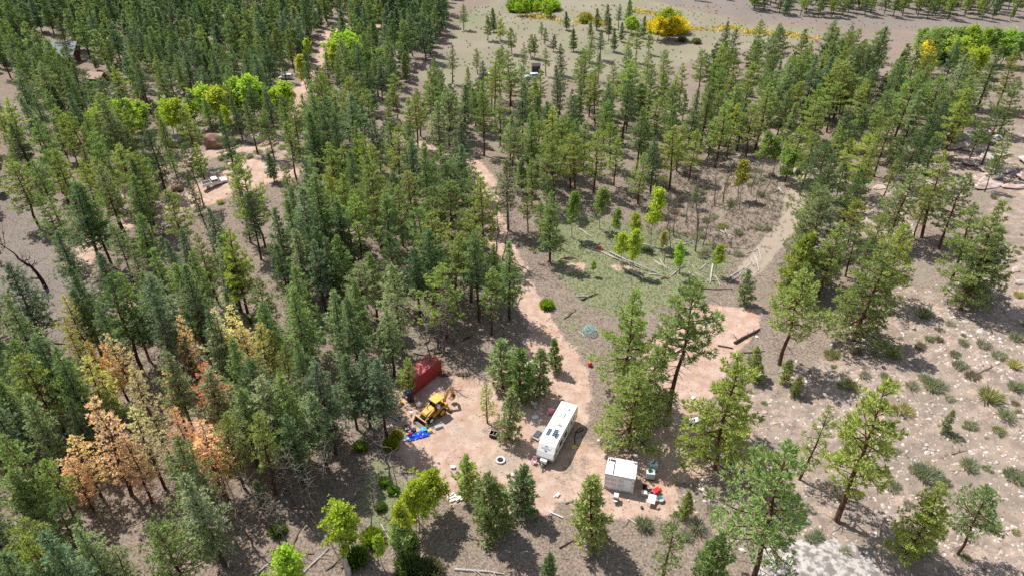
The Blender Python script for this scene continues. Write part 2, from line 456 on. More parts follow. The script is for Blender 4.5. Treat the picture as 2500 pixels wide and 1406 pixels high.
def conifer(seed, h, rad, base, style, dens=1.0, bl=(9, 0.40, 0.045), deadwood=10, crook=0.02):
    rng = np.random.RandomState(seed); lines = []
    nseg = 7
    tz = np.linspace(0, h, nseg)
    bend = np.cumsum(rng.randn(nseg, 2) * crook * h / nseg * 2, 0); bend -= bend[0]
    tr = np.stack([bend[:, 0], bend[:, 1], tz], 1)
    r0 = 0.0125 * h + 0.06
    lines.append((np.vstack([tr[0] - (0, 0, .3), tr]), [r0 * 1.25] + list(r0 * (1 - tz / h * 0.93))))
    axis_at = lambda z: np.array((np.interp(z, tz, bend[:, 0]), np.interp(z, tz, bend[:, 1]), z))
    TP, TD = [], []
    z = base * h; ga = rng.uniform(0, 6)
    lobes = rng.uniform(0.7, 1.2, 9)
    while z < h * 0.985:
        t = (z - base * h) / (h - base * h)
        if style == 'pine': L = rad * (1.02 - t) ** 0.72 * (0.62 + 0.38 * min(1, t * 2.6)) * 1.06
        else: L = rad * (1 - t) ** 0.78 * (0.70 + 0.30 * min(1, t * 4))
        nb = 3 if style == 'pine' else 5
        for q in range(nb):
            ga += 2.39996 + rng.uniform(-0.5, 0.5)
            l = max(0.25, L * rng.uniform(0.42, 1.25) * lobes[int((ga % 6.283) / 6.283 * 9) % 9])
            el = (0.55 * t - 0.12 + rng.uniform(-0.15, 0.2)) if style == 'pine' else (0.5 * t - 0.22 + rng.uniform(-0.1, 0.1))
            zz = z + rng.uniform(-0.3, 0.3)
            p0 = axis_at(min(zz, h)); d = vec(ga, el); side = np.array((-d[1], d[0], 0)); side /= np.linalg.norm(side) + 1e-9
            up = 0.16 * l
            p1 = p0 + d * l * 0.55; p2 = p0 + d * l + np.array((0, 0, up))
            br = 0.012 * l + 0.012
            lines.append(([p0, p1, p2], [br * 1.6, br, 0.008]))
            k = max(3, int(l * 5.6 * dens))
            s = rng.uniform(0.34 if style == 'pine' else 0.14, 1.03, k) ** 0.8
            wdt = (0.30 if style == 'pine' else 0.24) * l * np.sin(np.clip(s, 0, 1) * PI * 0.86) + 0.10
            off = rng.uniform(-1, 1, k) * wdt
            pos = p0 + d * (l * s)[:, None] + np.array((0, 0, 1)) * (up * s ** 2)[:, None] + side * off[:, None]
            pos[:, 2] += rng.uniform(-0.08, 0.14, k)
            TP.append(pos); dd = d * 0.55 + np.array((0, 0, 0.55 if style == 'pine' else 0.12)) + side * (np.sign(off) * 0.25)[:, None]
            TD.append(dd)
        z += (0.034 if style == 'pine' else 0.030) * h * rng.uniform(0.7, 1.3) / max(dens, 0.6) ** 0.3
    TP.append(np.array([axis_at(h), axis_at(h * 0.985), axis_at(h * 0.97)])); TD.append(np.array([(0, 0, 1.0)] * 3))
    for q in range(deadwood):
        zz = rng.uniform(0.06, base + 0.12) * h; d = vec(rng.uniform(0, 6.3), rng.uniform(-0.35, 0.1)); l = rad * rng.uniform(0.25, 0.7)
        p0 = axis_at(zz); lines.append(([p0, p0 + d * l * 0.6, p0 + d * l + np.array((0, 0, -0.1 * l))], [0.035, 0.025, 0.008]))
    V, F = blades(np.vstack(TP), np.vstack(TD), rng, bl[0], bl[1], bl[2], 0.8, 2.0)
    return ribbon_tubes(lines, 5), (V, F)

def branchy(seed, h, rad, base, nb=26, leafy=0, leaf=0.16, lean=0.0, fork=3, r0=None, el0=0.35):
    """a forked tree; leafy = leaf clusters, 0 for a bare one"""
    rng = np.random.RandomState(seed); lines = []; tips = []
    tz = np.linspace(0, h, 8); bx = np.cumsum(rng.randn(8, 2) * 0.018 * h, 0); bx -= bx[0]; bx[:, 0] += lean * tz
    r0 = r0 or 0.010 * h + 0.03
    tr = np.stack([bx[:, 0], bx[:, 1], tz], 1)
    lines.append((np.vstack([tr[0] - (0, 0, .3), tr]), [r0 * 1.15] + list(r0 * (1 - tz / h * 0.9))))
    for i in range(nb):
        t = base + (1 - base) * (i + rng.uniform(0, 1)) / nb
        zz = min(t, 0.99) * h
        p0 = np.array((np.interp(zz, tz, bx[:, 0]), np.interp(zz, tz, bx[:, 1]), zz))
        u = (t - base) / (1 - base)
        l = rad * (math.sin(PI * min(1, u * 0.85 + 0.18)) ** 0.7) * rng.uniform(0.6, 1.15) + 0.1
        a = i * 2.4 + rng.uniform(-.4, .4); d = vec(a, el0 + 0.5 * u + rng.uniform(-.2, .2))
        p1 = p0 + d * l * 0.55 + rng.randn(3) * 0.05 * l; p2 = p1 + (d + rng.randn(3) * 0.25 + np.array((0, 0, .15))) * l * 0.5
        b = 0.010 * l + 0.010
        lines.append(([p0, p1, p2], [b * 1.7, b, 0.006])); tips += [p2, (p1 + p2) / 2, p1]
        for q in range(fork):
            f = rng.uniform(0.25, 0.95); s = p0 + (p1 - p0) * min(1, f * 1.6) if f < .6 else p1 + (p2 - p1) * (f - .6) / .4
            e = s + (d + rng.randn(3) * 0.75) * l * rng.uniform(0.2, 0.42)
            lines.append(([s, e], [b * 0.6, 0.005])); tips += [e, (s + e) / 2]
    tips = np.array(tips); fol = None
    if leafy:
        k = rng.randint(0, len(tips), leafy)
        P = tips[k] + rng.randn(leafy, 3) * 0.11 * rad ** 0.5 * 1.6
        fol = blades(P, np.tile((0, 0, 0.3), (leafy, 1)), rng, 3, leaf * 1.7, leaf * 0.7, 1.5)
    return ribbon_tubes(lines, 4), fol

BARK_P = bark_mat('pine_bark', (0.050, 0.030, 0.022), (0.17, 0.082, 0.052))
BARK_F = bark_mat('fir_bark', (0.045, 0.034, 0.028), (0.125, 0.088, 0.068))
BARK_A = bark_mat('aspen_bark', (0.23, 0.21, 0.17), (0.52, 0.49, 0.41), 1.2)
BARK_D = bark_mat('dead_bark', (0.10, 0.082, 0.072), (0.30, 0.255, 0.225), 0.2)
BARK_B = bark_mat('burnt_bark', (0.018, 0.013, 0.012), (0.075, 0.048, 0.040), 0.3)
LEAF = foliage('needles', 'object', 0.42, 0.55)
LEAF_A = foliage('aspen_leaves', 'object', 0.45, 0.4)
LEAF_S = foliage('tinted_leaves', 'tint', 0.30, 0.5)

def shape(seed, f, kind):
    (tv, tf), fol = f
    t = np_mesh('trunk', tv, tf, {'pine': BARK_P, 'fir': BARK_F, 'aspen': BARK_A, 'dead': BARK_D, 'burnt': BARK_B}[kind], smooth=True)
    c = np_mesh('crown', fol[0], fol[1], LEAF_A if kind == 'aspen' else LEAF) if fol else None
    return t, c
PINES, FIRS, FARP, FARF = [], [], [], []
H0 = 16.0
for i in range(9):
    q = random.Random(100 + i)
    PINES.append(shape(i, conifer(100 + i, H0, q.uniform(3.3, 4.6), q.uniform(0.20, 0.44), 'pine', 1.35, (8, 0.36, 0.048), 18, 0.035), 'pine'))
for i in range(8):
    q = random.Random(200 + i)
    FIRS.append(shape(i, conifer(200 + i, H0, q.uniform(3.0, 4.2), q.uniform(0.18, 0.44), 'fir', 0.80, (8, 0.36, 0.048), 20, 0.015), 'fir'))
for i in range(6):
    q = random.Random(300 + i)
    FARP.append(shape(i, conifer(300 + i, H0, q.uniform(3.4, 4.6), q.uniform(0.12, 0.30), 'pine', 0.75, (6, 0.62, 0.12), 5, 0.03), 'pine'))
    FARF.append(shape(i, conifer(400 + i, H0, q.uniform(3.3, 4.4), q.uniform(0.08, 0.26), 'fir', 0.55, (6, 0.60, 0.13), 5, 0.015), 'fir'))
LONE = [shape(i, conifer(540 + i, H0, 3.3, 0.46, 'pine', 1.6, (9, 0.38, 0.05), 26, 0.02), 'pine') for i in range(2)]
DEADP = [shape(i, conifer(560 + i, H0, q.uniform(3.0, 4.2), 0.22, 'pine', 1.0, (7, 0.34, 0.05), 40, 0.03), 'pine') for i in range(4)]
FULL = [shape(i, conifer(580 + i, H0, (4.3, 4.8, 4.5)[i], 0.09, 'pine', 1.6, (8, 0.36, 0.050), 10, 0.03), 'pine') for i in range(3)]
SPARSE = [shape(i, conifer(500 + i, H0, q.uniform(2.6, 3.4), 0.20, 'pine', 0.62, (8, 0.40, 0.055), 22, 0.03), 'pine') for i in range(4)]
YOUNG = [shape(i, conifer(600 + i, 6.0, 1.45 + 0.18 * i, 0.08, 'pine', 1.15, (9, 0.34, 0.042), 4, 0.03), 'pine') for i in range(4)]
ASPENS = [shape(i, branchy(700 + i, 7.0, 1.25, 0.42, 20, 1100, 0.14), 'aspen') for i in range(4)]
BUSHY = [shape(i, branchy(720 + i, 8.0, 1.95, 0.26, 28, 2200, 0.16), 'aspen') for i in range(4)]
BARES = [shape(i, branchy(740 + i, 7.0, 1.3, 0.30, 26, 0, fork=4), 'dead') for i in range(4)]
SNAGS = [shape(i, branchy(760 + i, 11.0, 1.5, 0.18, 34, 0, fork=2, el0=-0.05), 'dead') for i in range(3)]
# ------------------------------------------------------------------ where the trees stand
# photographed positions: T = (kind, crown tip u, v, height), B = (kind, tip v, foot u, v)
T = [  # left forest
 ('P',25,388,15),('P',85,390,15),('P',133,365,16),('P',100,470,14),('F',170,445,18),('F',200,450,17),('P',240,383,17),('P',328,408,9),('P',190,395,14),
 ('F',440,560,11),('F',600,470,14),('F',140,565,13),('P',288,670,16),('P',275,545,13),('F',235,615,13),
 ('F',333,525,13),('F',325,613,14),('F',375,607,14),('F',413,588,13),('F',533,570,15),('F',440,648,15),('F',163,650,15),('F',15,645,18),
 ('P',745,382,13),('P',695,407,12),('F',703,453,14),('F',763,453,13),('P',805,350,14),('P',843,350,14),('P',908,355,15),('P',833,428,15),('F',825,490,15),('P',800,425,14),
 ('P',863,485,14),('P',1000,412,14),('F',940,470,16),('P',970,453,13),('P',1075,355,15),('P',1060,455,14),('P',1093,437,16),('P',1160,407,13),('P',1025,505,14),('P',1050,525,15),
 ('P',1170,437,17),('P',953,568,14),('F',718,563,15),('F',755,548,15),('F',785,545,14),('F',765,585,15),('F',833,583,15),('F',675,603,14),('F',708,650,16),('F',793,583,14),
 ('F',1045,563,16),('F',1163,570,17),('F',958,638,17),('P',1100,583,15),('F',1240,385,16),('P',870,643,14),('F',900,620,13),('F',1010,600,14),('P',1080,650,14),
 ('F',5,720,18),('F',180,700,13),('F',238,738,11),('F',370,722,16),('F',445,650,17),('F',513,757,14),('F',82,817,15),('P',63,863,15),('F',133,843,16),
 ('F',403,860,15),('F',600,880,16),('F',573,945,14),('F',57,965,14),('F',157,980,11),('P',280,953,9),('F',733,833,16),('F',713,705,17),('F',813,705,16),('F',855,733,17),
 ('F',858,690,15),('F',843,873,13),('F',875,855,14),('F',963,700,18),('F',920,880,14),('F',645,918,16),('F',680,920,16),('F',1025,790,10),('F',1093,740,16),
 ('P',12,1060,15),('P',127,1225,10),('P',50,1268,14),('F',198,1270,14),('F',415,1060,16),('F',463,1146,16),('P',387,1265,13),('P',280,1340,10),('F',618,1174,6),('F',640,735,15),
 ('F',500,900,14),('F',560,830,15),('F',760,960,14),('F',700,1010,13),('P',540,1010,13),('F',20,1150,13),('P',110,1120,12),('P',620,1010,14),
 # the middle ridge and the valley edge
 ('P',1300,390,11),('P',1357,345,15),('P',1410,330,15),('P',1280,110,9),('P',1305,85,8),('P',1297,85,8),('P',1322,55,6),('P',1332,70,6),('P',1352,85,6),
 ('F',1385,29,7),('F',1403,70,8),('F',1470,73,10),('F',1443,80,10),('P',1423,118,9),('P',1335,118,9),('F',1373,108,10),('F',1460,22,8),('F',1485,12,9),('F',1515,10,10),('F',1490,43,8),
 ('F',1443,52,6),('F',1505,70,8),('F',1520,55,7),('F',1538,0,10),('F',1575,40,8),('P',1533,90,9),('P',1560,72,11),('P',1588,77,8),('F',1465,130,9),('F',1778,53,13),
 ('P',1538,125,12),('P',1588,122,13),('P',1625,120,12),('P',1673,155,13),('P',1613,170,13),('P',1745,125,12),('P',1800,120,12),('P',1863,50,13),('P',1420,140,10),
 ('P',1370,168,13),('P',1445,172,13),('P',1503,160,14),('P',1533,200,16),('P',1648,212,14),('P',1288,187,9),('F',1310,232,13),('F',1340,250,13),('P',1385,278,12),('F',1483,232,12),
 ('F',1570,265,16),('P',1650,258,14),('P',1763,165,13),('P',1593,218,12),('P',1610,233,13),('P',1700,315,13),('P',1758,225,13),('P',1430,293,13),('P',1350,322,12),('P',1838,155,13),
 ('P',1245,175,12),('F',1180,150,10),('F',1140,165,12),('F',1100,110,12),('F',1060,140,12),('P',1220,45,8),('P',1190,40,9),('P',1165,120,9),('F',1130,10,10),('F',1205,20,9),
 ('P',1250,70,9),('P',1225,110,9),('P',1200,170,11),('P',1275,160,10),('P',1320,170,11),('F',1130,210,14),('F',1180,200,14),('P',1220,235,13),
 ('P',700,300,14),('F',750,270,14),('F',740,230,12),('F',860,300,14),('F',690,230,13),('P',1050,210,15),('P',1090,215,15),('P',1010,230,14),('P',960,180,13),('F',880,260,12),
 ('P',935,310,9),('F',650,215,12),('F',570,240,11),('F',500,240,10.5),('F',380,270,11),('P',413,363,8),('F',455,232,9.5),('F',1160,215,12),
 ('P',1340,430,9),('P',1290,480,8),('P',1320,490,8),('F',1700,450,6),
 # right side
 ('P',2025,375,16),('P',2100,405,15),('P',2188,385,9),('P',2325,377,17),('P',2238,400,17),('P',2363,425,15),('P',2400,505,15),('P',2400,300,9),('P',2440,380,8),('P',2300,330,12),
 ('P',2470,330,10),('P',2130,330,14),('P',2060,300,14),('P',1990,330,14),('P',1950,300,14),('P',2250,320,13),('P',2450,270,13),('P',2490,200,13)]
B = [  # tip v, foot u, v
 ('P',875,1003,968),('P',345,497,503),('F',420,506,562),('F',412,612,592),('P',378,650,612),('P',355,338,512),('P',383,362,497),('F',670,420,880),('P',680,350,910),('F',570,590,762),
 ('G',707,1522,950),('G',853,1580,1040),('G',890,1528,1092),('W',690,1632,1005),('G',868,1745,1142),('Y',853,1836,915),('Y',893,1846,935),('P',665,1903,888),('G',600,2083,832),
 ('G',505,2345,756),('P',935,2042,1272),('Y',1003,2304,1056),('Q',990,1952,1170),('Y',880,1912,935),('Y',918,1938,965),('P',1100,1838,1415),('Y',1318,1730,1440),('G',1180,2205,1362),
 ('P',1190,2338,1352),('Q',1245,1618,1412),('Y',1350,1338,1415),('Y',1168,1447,1322),('Y',1165,1203,1300),('Y',1148,1276,1248),('Y',1118,1145,1212),('Y',1203,1668,1262),
 ('G',475,1955,690),('P',490,2062,612),('P',578,2085,712),('P',545,2160,735),('G',558,2360,735),('Q',470,2165,580),('Y',575,1925,720),('F',470,1342,640),
 ('Y',835,1228,948),('Y',855,1272,978),('Y',858,1318,965),('Y',830,1358,905),('Q',935,1190,1032),('Y',962,1242,1078),('P',640,1940,745),('P',478,2230,585),
 ('P',545,1995,735),('Q',690,2150,760),('P',600,2010,650),('Y',668,1815,745),('Q',600,1658,668)]
DY = [  # dying trees: tip u, v, height, tint
 (163,720,13,'y'),(172,797,11,'y'),(213,832,12,'g'),(208,880,14,'y'),(258,840,11,'o'),(275,817,13,'p'),(430,772,12,'t'),(513,757,14,'p'),(558,748,13,'p'),(583,785,12,'t'),(393,877,13,'t'),
 (333,903,15,'p'),(490,885,14,'r'),(213,965,17,'k'),(323,993,14,'p'),(420,990,14,'o'),(480,1010,14,'k'),(630,793,13,'y'),(645,830,10,'p'),(175,1060,11,'t'),(160,1110,10,'k'),(520,1100,9,'k'),(300,1060,12,'k'),(160,780,8,'g')]
AS = [  # aspens in leaf: tip u, v, height, leaf tint, bushy
 (155,285,7,0,1),(240,262,9,0,1),(280,250,10,1,1),(305,252,10,0,1),(330,248,8,2,1),(400,250,9,1,1),(430,246,10,0,1),(490,218,10,1,1),(535,218,10,0,1),(548,262,8,0,0),(565,196,11,1,1),
 (600,190,12,1,1),(622,205,9,2,1),(685,208,10,0,1),(672,225,8,1,1),(600,88,8,0,0),(745,98,9,0,0),(738,140,11,3,0),(825,90,13,1,1),(845,85,13,1,1),(812,115,11,0,1),(860,100,12,1,1),(840,125,9,0,1),
 (895,122,9,2,1),(930,122,9,2,1),(945,97,7,2,0),(1880,328,10,2,0),(1905,338,9,2,0),(1940,368,8,2,1),(1958,396,6,2,0),(1403,472,10,2,0),(1472,463,9,2,0),(1507,512,7,2,0),(1605,470,12,0,0),(1557,523,7,0,0),
 (1527,572,7,0,0),(1557,570,9,0,0),(1820,400,9,3,0),(1660,600,7,1,0),(1760,605,6,1,0),(1342,520,5,3,0),(1625,570,5,3,0),
 (835,1243,8,0,1),(690,1338,8,1,1),(1012,1188,8,0,1),(978,1238,8,0,0),(1055,1153,7,0,1),(925,1318,5,0,0),(968,1290,6,2,0),(1450,640,3,1,0),
 (2290,75,10,2,1),(2320,72,10,2,1),(2350,75,10,2,1),(2385,70,11,1,1),(2410,75,11,1,0),(2440,75,10,2,1),(2470,78,10,1,1),(2495,85,10,2,1),(2365,95,9,0,1),(2400,120,8,0,1),(2345,130,7,0,0),(2265,102,9,4,0),(2275,130,7,4,1),(2270,155,6,4,0),(2262,75,9,2,1),
 (1545,43,6,1,1),(1635,25,10,0,1),(1610,45,8,4,1),(1650,42,8,4,1),(1625,55,6,4,1),(1265,8,5,1,1),(1285,3,6,1,1),(1310,4,5,0,1),(1335,4,6,1,1),(1340,15,5,1,1)]
BA = [  # leafless: tip u, v, height, snag
 (1788,372,12,0),(1765,390,11,0),(1725,425,13,0),(1735,490,10,0),(1660,470,10,0),(1640,465,9,0),(1690,455,8,0),(1720,480,12,0),(1885,380,10,0),(1850,395,8,0),(1630,575,6,0),(1645,545,6,0),(1860,430,7,0),(1820,440,7,0),
 (1205,470,14,1),(1225,460,15,1),(1355,500,9,1),(1340,480,9,1),(700,1050,13,1),(660,1180,10,1),(690,1100,11,1),(780,1050,11,1),(740,1130,9,1),(965,1110,6,1),(900,1150,7,1),(890,1190,7,1),(930,1030,12,1),(1055,660,15,1),(1070,700,13,1),
 (610,1120,12,1),(560,1150,12,1),(500,1130,12,1),(340,870,10,1),(910,850,10,1),(1040,740,13,1),(800,150,9,0),(815,150,8,0),(790,160,7,0),(1978,62,9,1),(845,1060,8,1),(1100,690,12,1)]
# where more forest fills in: outline of the feet, spacing, heights, share of firs, what part stands
FILL = [
 ([(-260,-5),(1120,-5),(1085,60),(1060,130),(1000,190),(960,290),(880,330),(730,280),(690,330),(480,320),(300,320),(-260,330)], 5.5, (11.5, 15.5), 0.62, 0),
 ([(-260,330),(330,330),(480,330),(700,350),(900,345),(1090,400),(1150,440),(1180,560),(1230,680),(1260,760),(1270,850),(1110,880),(1000,880),(950,980),(930,1060),(700,1080),(300,860),(140,760),(0,720),(-260,760)], 5.4, (12.5, 18.5), 0.58, 1),
 ([(-260,760),(0,720),(140,760),(300,860),(700,1080),(900,1110),(820,1200),(700,1250),(640,1420),(560,1660),(-260,1660)], 4.9, (12, 18), 0.66, 1),
 ([(990,330),(1080,300),(1180,215),(1300,275),(1500,255),(1720,240),(1750,330),(1800,420),(1700,400),(1640,470),(1560,500),(1450,490),(1340,520),(1290,570),(1250,600),(1220,480),(1150,390)], 5.6, (12, 17), 0.25, 1),
 ([(1720,205),(1850,175),(2000,180),(2120,180),(2230,210),(2300,255),(2480,270),(2700,280),(2700,330),(2480,330),(2350,330),(2300,400),(2120,450),(1980,430),(1950,400),(1850,400),(1760,370)], 5.0, (12.5, 17), 0.30, 1),
 ([(1840,-25),(2040,-25),(2600,-25),(2640,62),(2500,56),(2300,50),(2160,42),(2030,44),(1900,38),(1830,25)], 5.2, (9.5, 13), 0.15, 1),
 ([(1480,-25),(1840,-25),(1830,10),(1700,14),(1560,0)], 14, (8, 12), 0.3, 1),
 ([(1950,440),(2080,450),(2090,560),(2120,650),(2060,760),(1960,740),(1900,700),(1930,600)], 5.4, (11, 16), 0.05, 1),
 ([(640,1420),(700,1330),(760,1400),(800,1660),(540,1660)], 5, (7, 12), 0.7, 1)]
HOLES = [[(360,520),(500,510),(620,470),(740,440),(770,540),(660,650),(430,620)], [(-60,520),(60,470),(140,500),(215,640),(210,800),(130,870),(40,850),(-60,740)], [(560,650),(640,640),(700,830),(640,850)], [(180,1090),(420,1120),(640,1060),(660,1230),(440,1420),(230,1380)], CLEARING, PAD, TRUCK_PAD, [(190,185),(320,195),(330,265),(260,290),(190,260)], [(60,90),(175,90),(200,165),(60,165)],
 [(-40,185),(70,200),(80,330),(20,330),(-40,300)], [(400,310),(700,330),(700,370),(560,395),(380,400)], [(1180,40),(1620,0),(1800,60),(1760,125),(1180,140)],
 [(20,560),(130,640),(200,720),(150,800),(60,760),(0,640)], [(900,285),(1060,290),(1010,340),(920,345)], [(1370,300),(1260,370),(1170,350),(1180,300)], [(2340,280),(2520,270),(2520,480),(2330,420)]]
HOLEW = [pxy(h_) for h_ in HOLES]
PATHW = [(pxy(p_), w_) for p_, w_ in ((ROAD, 4.6), (ROAD_IN, 3.4), (ROAD_OUT, 3.6), (FAR_ROAD, 5.0), (TRACK, 3.6))]
KEEP = [pxy([(480,420),(580,420),(590,500),(480,510)]), pxy([(1300,960),(1470,960),(1430,1160),(1290,1150)]), pxy([(985,880),(1120,870),(1130,1050),(960,1080)])]

GREENS = {  # foliage colours: name -> linear colour
 'olive green': (0.315, 0.375, 0.135), 'mid green': (0.255, 0.340, 0.135), 'dark green': (0.170, 0.245, 0.120), 'blue green': (0.210, 0.285, 0.170),
 'yellow green': (0.385, 0.450, 0.130), 'grey green': (0.315, 0.370, 0.205)}
DYING = {'y': ('yellowing', (0.56, 0.51, 0.22)), 'g': ('golden brown', (0.60, 0.45, 0.14)), 'p': ('pale straw', (0.74, 0.66, 0.42)), 't': ('tan', (0.76, 0.60, 0.38)), 'o': ('rusty orange', (0.72, 0.45, 0.30)), 'r': ('reddish brown', (0.68, 0.32, 0.22)), 'k': ('pinkish brown', (0.82, 0.55, 0.42))}
ASPT = [('yellow green', (0.44, 0.52, 0.085)), ('bright lime green', (0.38, 0.52, 0.09)), ('pale green', (0.30, 0.40, 0.14)), ('golden green', (0.42, 0.42, 0.10)), ('bright yellow', (0.76, 0.62, 0.06))]

class Tr: pass
TREES = []
def near_path(x, y):
    for P, w in PATHW:
        a, b = P[:-1], P[1:]; ab = b - a; t = np.clip(((x - a[:, 0]) * ab[:, 0] + (y - a[:, 1]) * ab[:, 1]) / (ab ** 2).sum(1), 0, 1)
        if (np.hypot(x - a[:, 0] - t * ab[:, 0], y - a[:, 1] - t * ab[:, 1]) < w).any(): return True
    return False
def inside(P, x, y): return bool(in_poly(P, np.array([x]), np.array([y]))[0])
qr = random.Random(5)
def pick_green(kind, u, v):
    far = v < 330 and u < 1100
    if kind == 'F': return qr.choices(['dark green', 'blue green', 'mid green', 'grey green'], (4, 4, 3, 1) if far else (3, 3, 4, 2))[0]
    if kind == 'W': return 'mid green'
    if far: return qr.choices(['dark green', 'blue green', 'mid green', 'olive green'], (3, 2, 4, 2))[0]
    return qr.choices(['olive green', 'mid green', 'yellow green', 'dark green', 'grey green'], (5, 4, 1.5, 1.5, 1))[0]
def put(kind, p, h, hand=True, tint=None, extra=None):
    t = Tr(); t.kind, t.p, t.h, t.hand, t.tint, t.extra = kind, Vector(p), h, hand, tint, extra
    t.u, t.v, t.dep = px(p); t.size = h * FPX / t.dep
    TREES.append(t); return t
def foot(u, v, h): 
    p = at(u, v, h); p.z = float(hz(p.x, p.y)); return p
for k, u, v, h in T:
    p = foot(u, v, h)
    if any(inside(K, p.x, p.y) for K in KEEP): continue
    put(k, p, h)
for k, v, ub, vb in B:
    p = at(ub, vb); a, b = 0, 40
    for _ in range(30):
        m_ = (a + b) / 2
        if px((p.x, p.y, p.z + m_))[1] > v: a = m_
        else: b = m_
    put(k, p, a)
for u, v, h, c in DY: put('D', foot(u, v, h), h, tint=c)
for u, v, h, c, b in AS: put('A', foot(u, v, h), h, tint=c, extra=b)
for u, v, h, s in BA: put('N' if s else 'L', foot(u, v, h), h)
frs = np.random.RandomState(11)
occ = [(t.p.x, t.p.y) for t in TREES]
for poly, sp_, (h0, h1), ff, kk in FILL:
    P = pxy(poly); lo, hi = P.min(0), P.max(0)
    tries = int((hi[0] - lo[0]) * (hi[1] - lo[1]) / sp_ ** 2 * 5)
    arr = np.array(occ)
    cx_, cy_ = frs.uniform(lo[0], hi[0], tries), frs.uniform(lo[1], hi[1], tries)
    ok = in_poly(P, cx_, cy_)
    for Hp in HOLEW: ok &= ~in_poly(Hp, cx_, cy_)
    for x, y in zip(cx_[ok], cy_[ok]):
        loc_sp = sp_ * (0.62 + 0.55 * (0.5 + 0.5 * math.sin(x * 0.13 + 1) * math.sin(y * 0.11)))
        if (np.hypot(arr[:, 0] - x, arr[:, 1] - y) < loc_sp).any() or near_path(x, y): continue
        arr = np.vstack([arr, (x, y)])
        k = 'F' if frs.rand() < ff else 'P'
        put(k, (x, y, float(hz(x, y))), frs.uniform(h0, h1) * (frs.uniform(0.5, 0.85) if frs.rand() < 0.22 else 1.0), hand=False)
    occ = [tuple(a_) for a_ in arr]

def in_view(t):
    ut, vt, _ = px((t.p.x, t.p.y, t.p.z + t.h))
    w = t.size * 0.3
    return max(t.v, vt) > -5 and min(t.v, vt) < 1411 and max(t.u, ut) + w > 0 and min(t.u, ut) - w < 2500
# ------------------------------------------------------------------ labels that single things out
LANDMARKS = [('the white camping trailer', 1365, 1060), ('the wrapped white shed', 1515, 1165), ('the red storage container', 1050, 900), ('the yellow backhoe', 1060, 1000), ('the round fire ring', 1222, 1123),
 ('the geodesic climbing dome', 1440, 803), ('the bare pink pad', 1740, 860), ('the bare rock slab', 2020, 1360), ('the stepped rock outcrop', 2400, 390), ('the white pickup truck', 530, 445),
 ('the big split boulder', 528, 350), ('the brown log cabin', 242, 200), ('the grey roofed house', 125, 120), ('the far dirt road', 765, 185), ('the big golden willow', 1625, 60),
 ('the far aspen grove', 2400, 100), ('the heap of slash logs', 1750, 660), ('the long fallen logs', 1540, 630), ('the pinkish dead pine', 250, 1080), ('the gnarled bare snag', 90, 640),
 ('the grassy hollow', 1450, 680), ('the sandy track', 1930, 500), ('the green creek willows', 1300, 20), ('the grey boulder', 960, 313), ('the leaning orange pine', 2365, 1280),
 ('the blue tarp', 1020, 1062), ('the lime aspen clump', 585, 225), ('the tall lone pine', 1640, 850), ('the white board heap', 1115, 1212), ('the road bend', 1215, 560),
 ('the upper valley meadow', 1450, 110), ('the far bank woods', 2150, 30), ('the crossed grey trunks', 800, 1290), ('the red brown pine', 495, 960), ('the lower right scree', 2300, 900),
 ('the bright yellow aspen', 2270, 140), ('the bottom aspen', 690, 1370), ('the pale trailside aspens', 1900, 350), ('the left hillside clearing', 60, 560), ('the road cutting', 1285, 720)]
ORD = ['first', 'second', 'third', 'fourth', 'fifth', 'sixth', 'seventh', 'eighth', 'ninth', 'tenth', 'eleventh', 'twelfth', 'thirteenth', 'fourteenth', 'fifteenth', 'sixteenth', 'seventeenth', 'eighteenth', 'nineteenth', 'twentieth']
NAMED = []
def name_later(o, desc, u, v, skip=None): NAMED.append((o, desc, u, v, skip))
DIRS = ['right of', 'beyond and right of', 'beyond', 'beyond and left of', 'left of', 'in front and left of', 'in front of', 'in front and right of']
def give_labels():
    cells = {}
    for o, desc, u, v, skip in NAMED:
        best = min((l for l in LANDMARKS if l[0] != skip), key=lambda l: math.hypot(l[1] - u, 1.4 * (l[2] - v)))
        dx, dy = u - best[1], -(v - best[2])
        d = math.hypot(dx, dy); s = int(((math.degrees(math.atan2(dy, dx)) + 22.5) % 360) // 45)
        cells.setdefault((desc, best[0], s), []).append((d, o))
    for (desc, lm, s), L in cells.items():
        L.sort(key=lambda q: q[0])
        for i, (d, o) in enumerate(L):
            if len(L) == 1: o['label'] = f'{desc} {DIRS[s]} {lm}'
            else: o['label'] = f'{desc}, {ORD[i] if i < 20 else "far"} {DIRS[s]} {lm}'

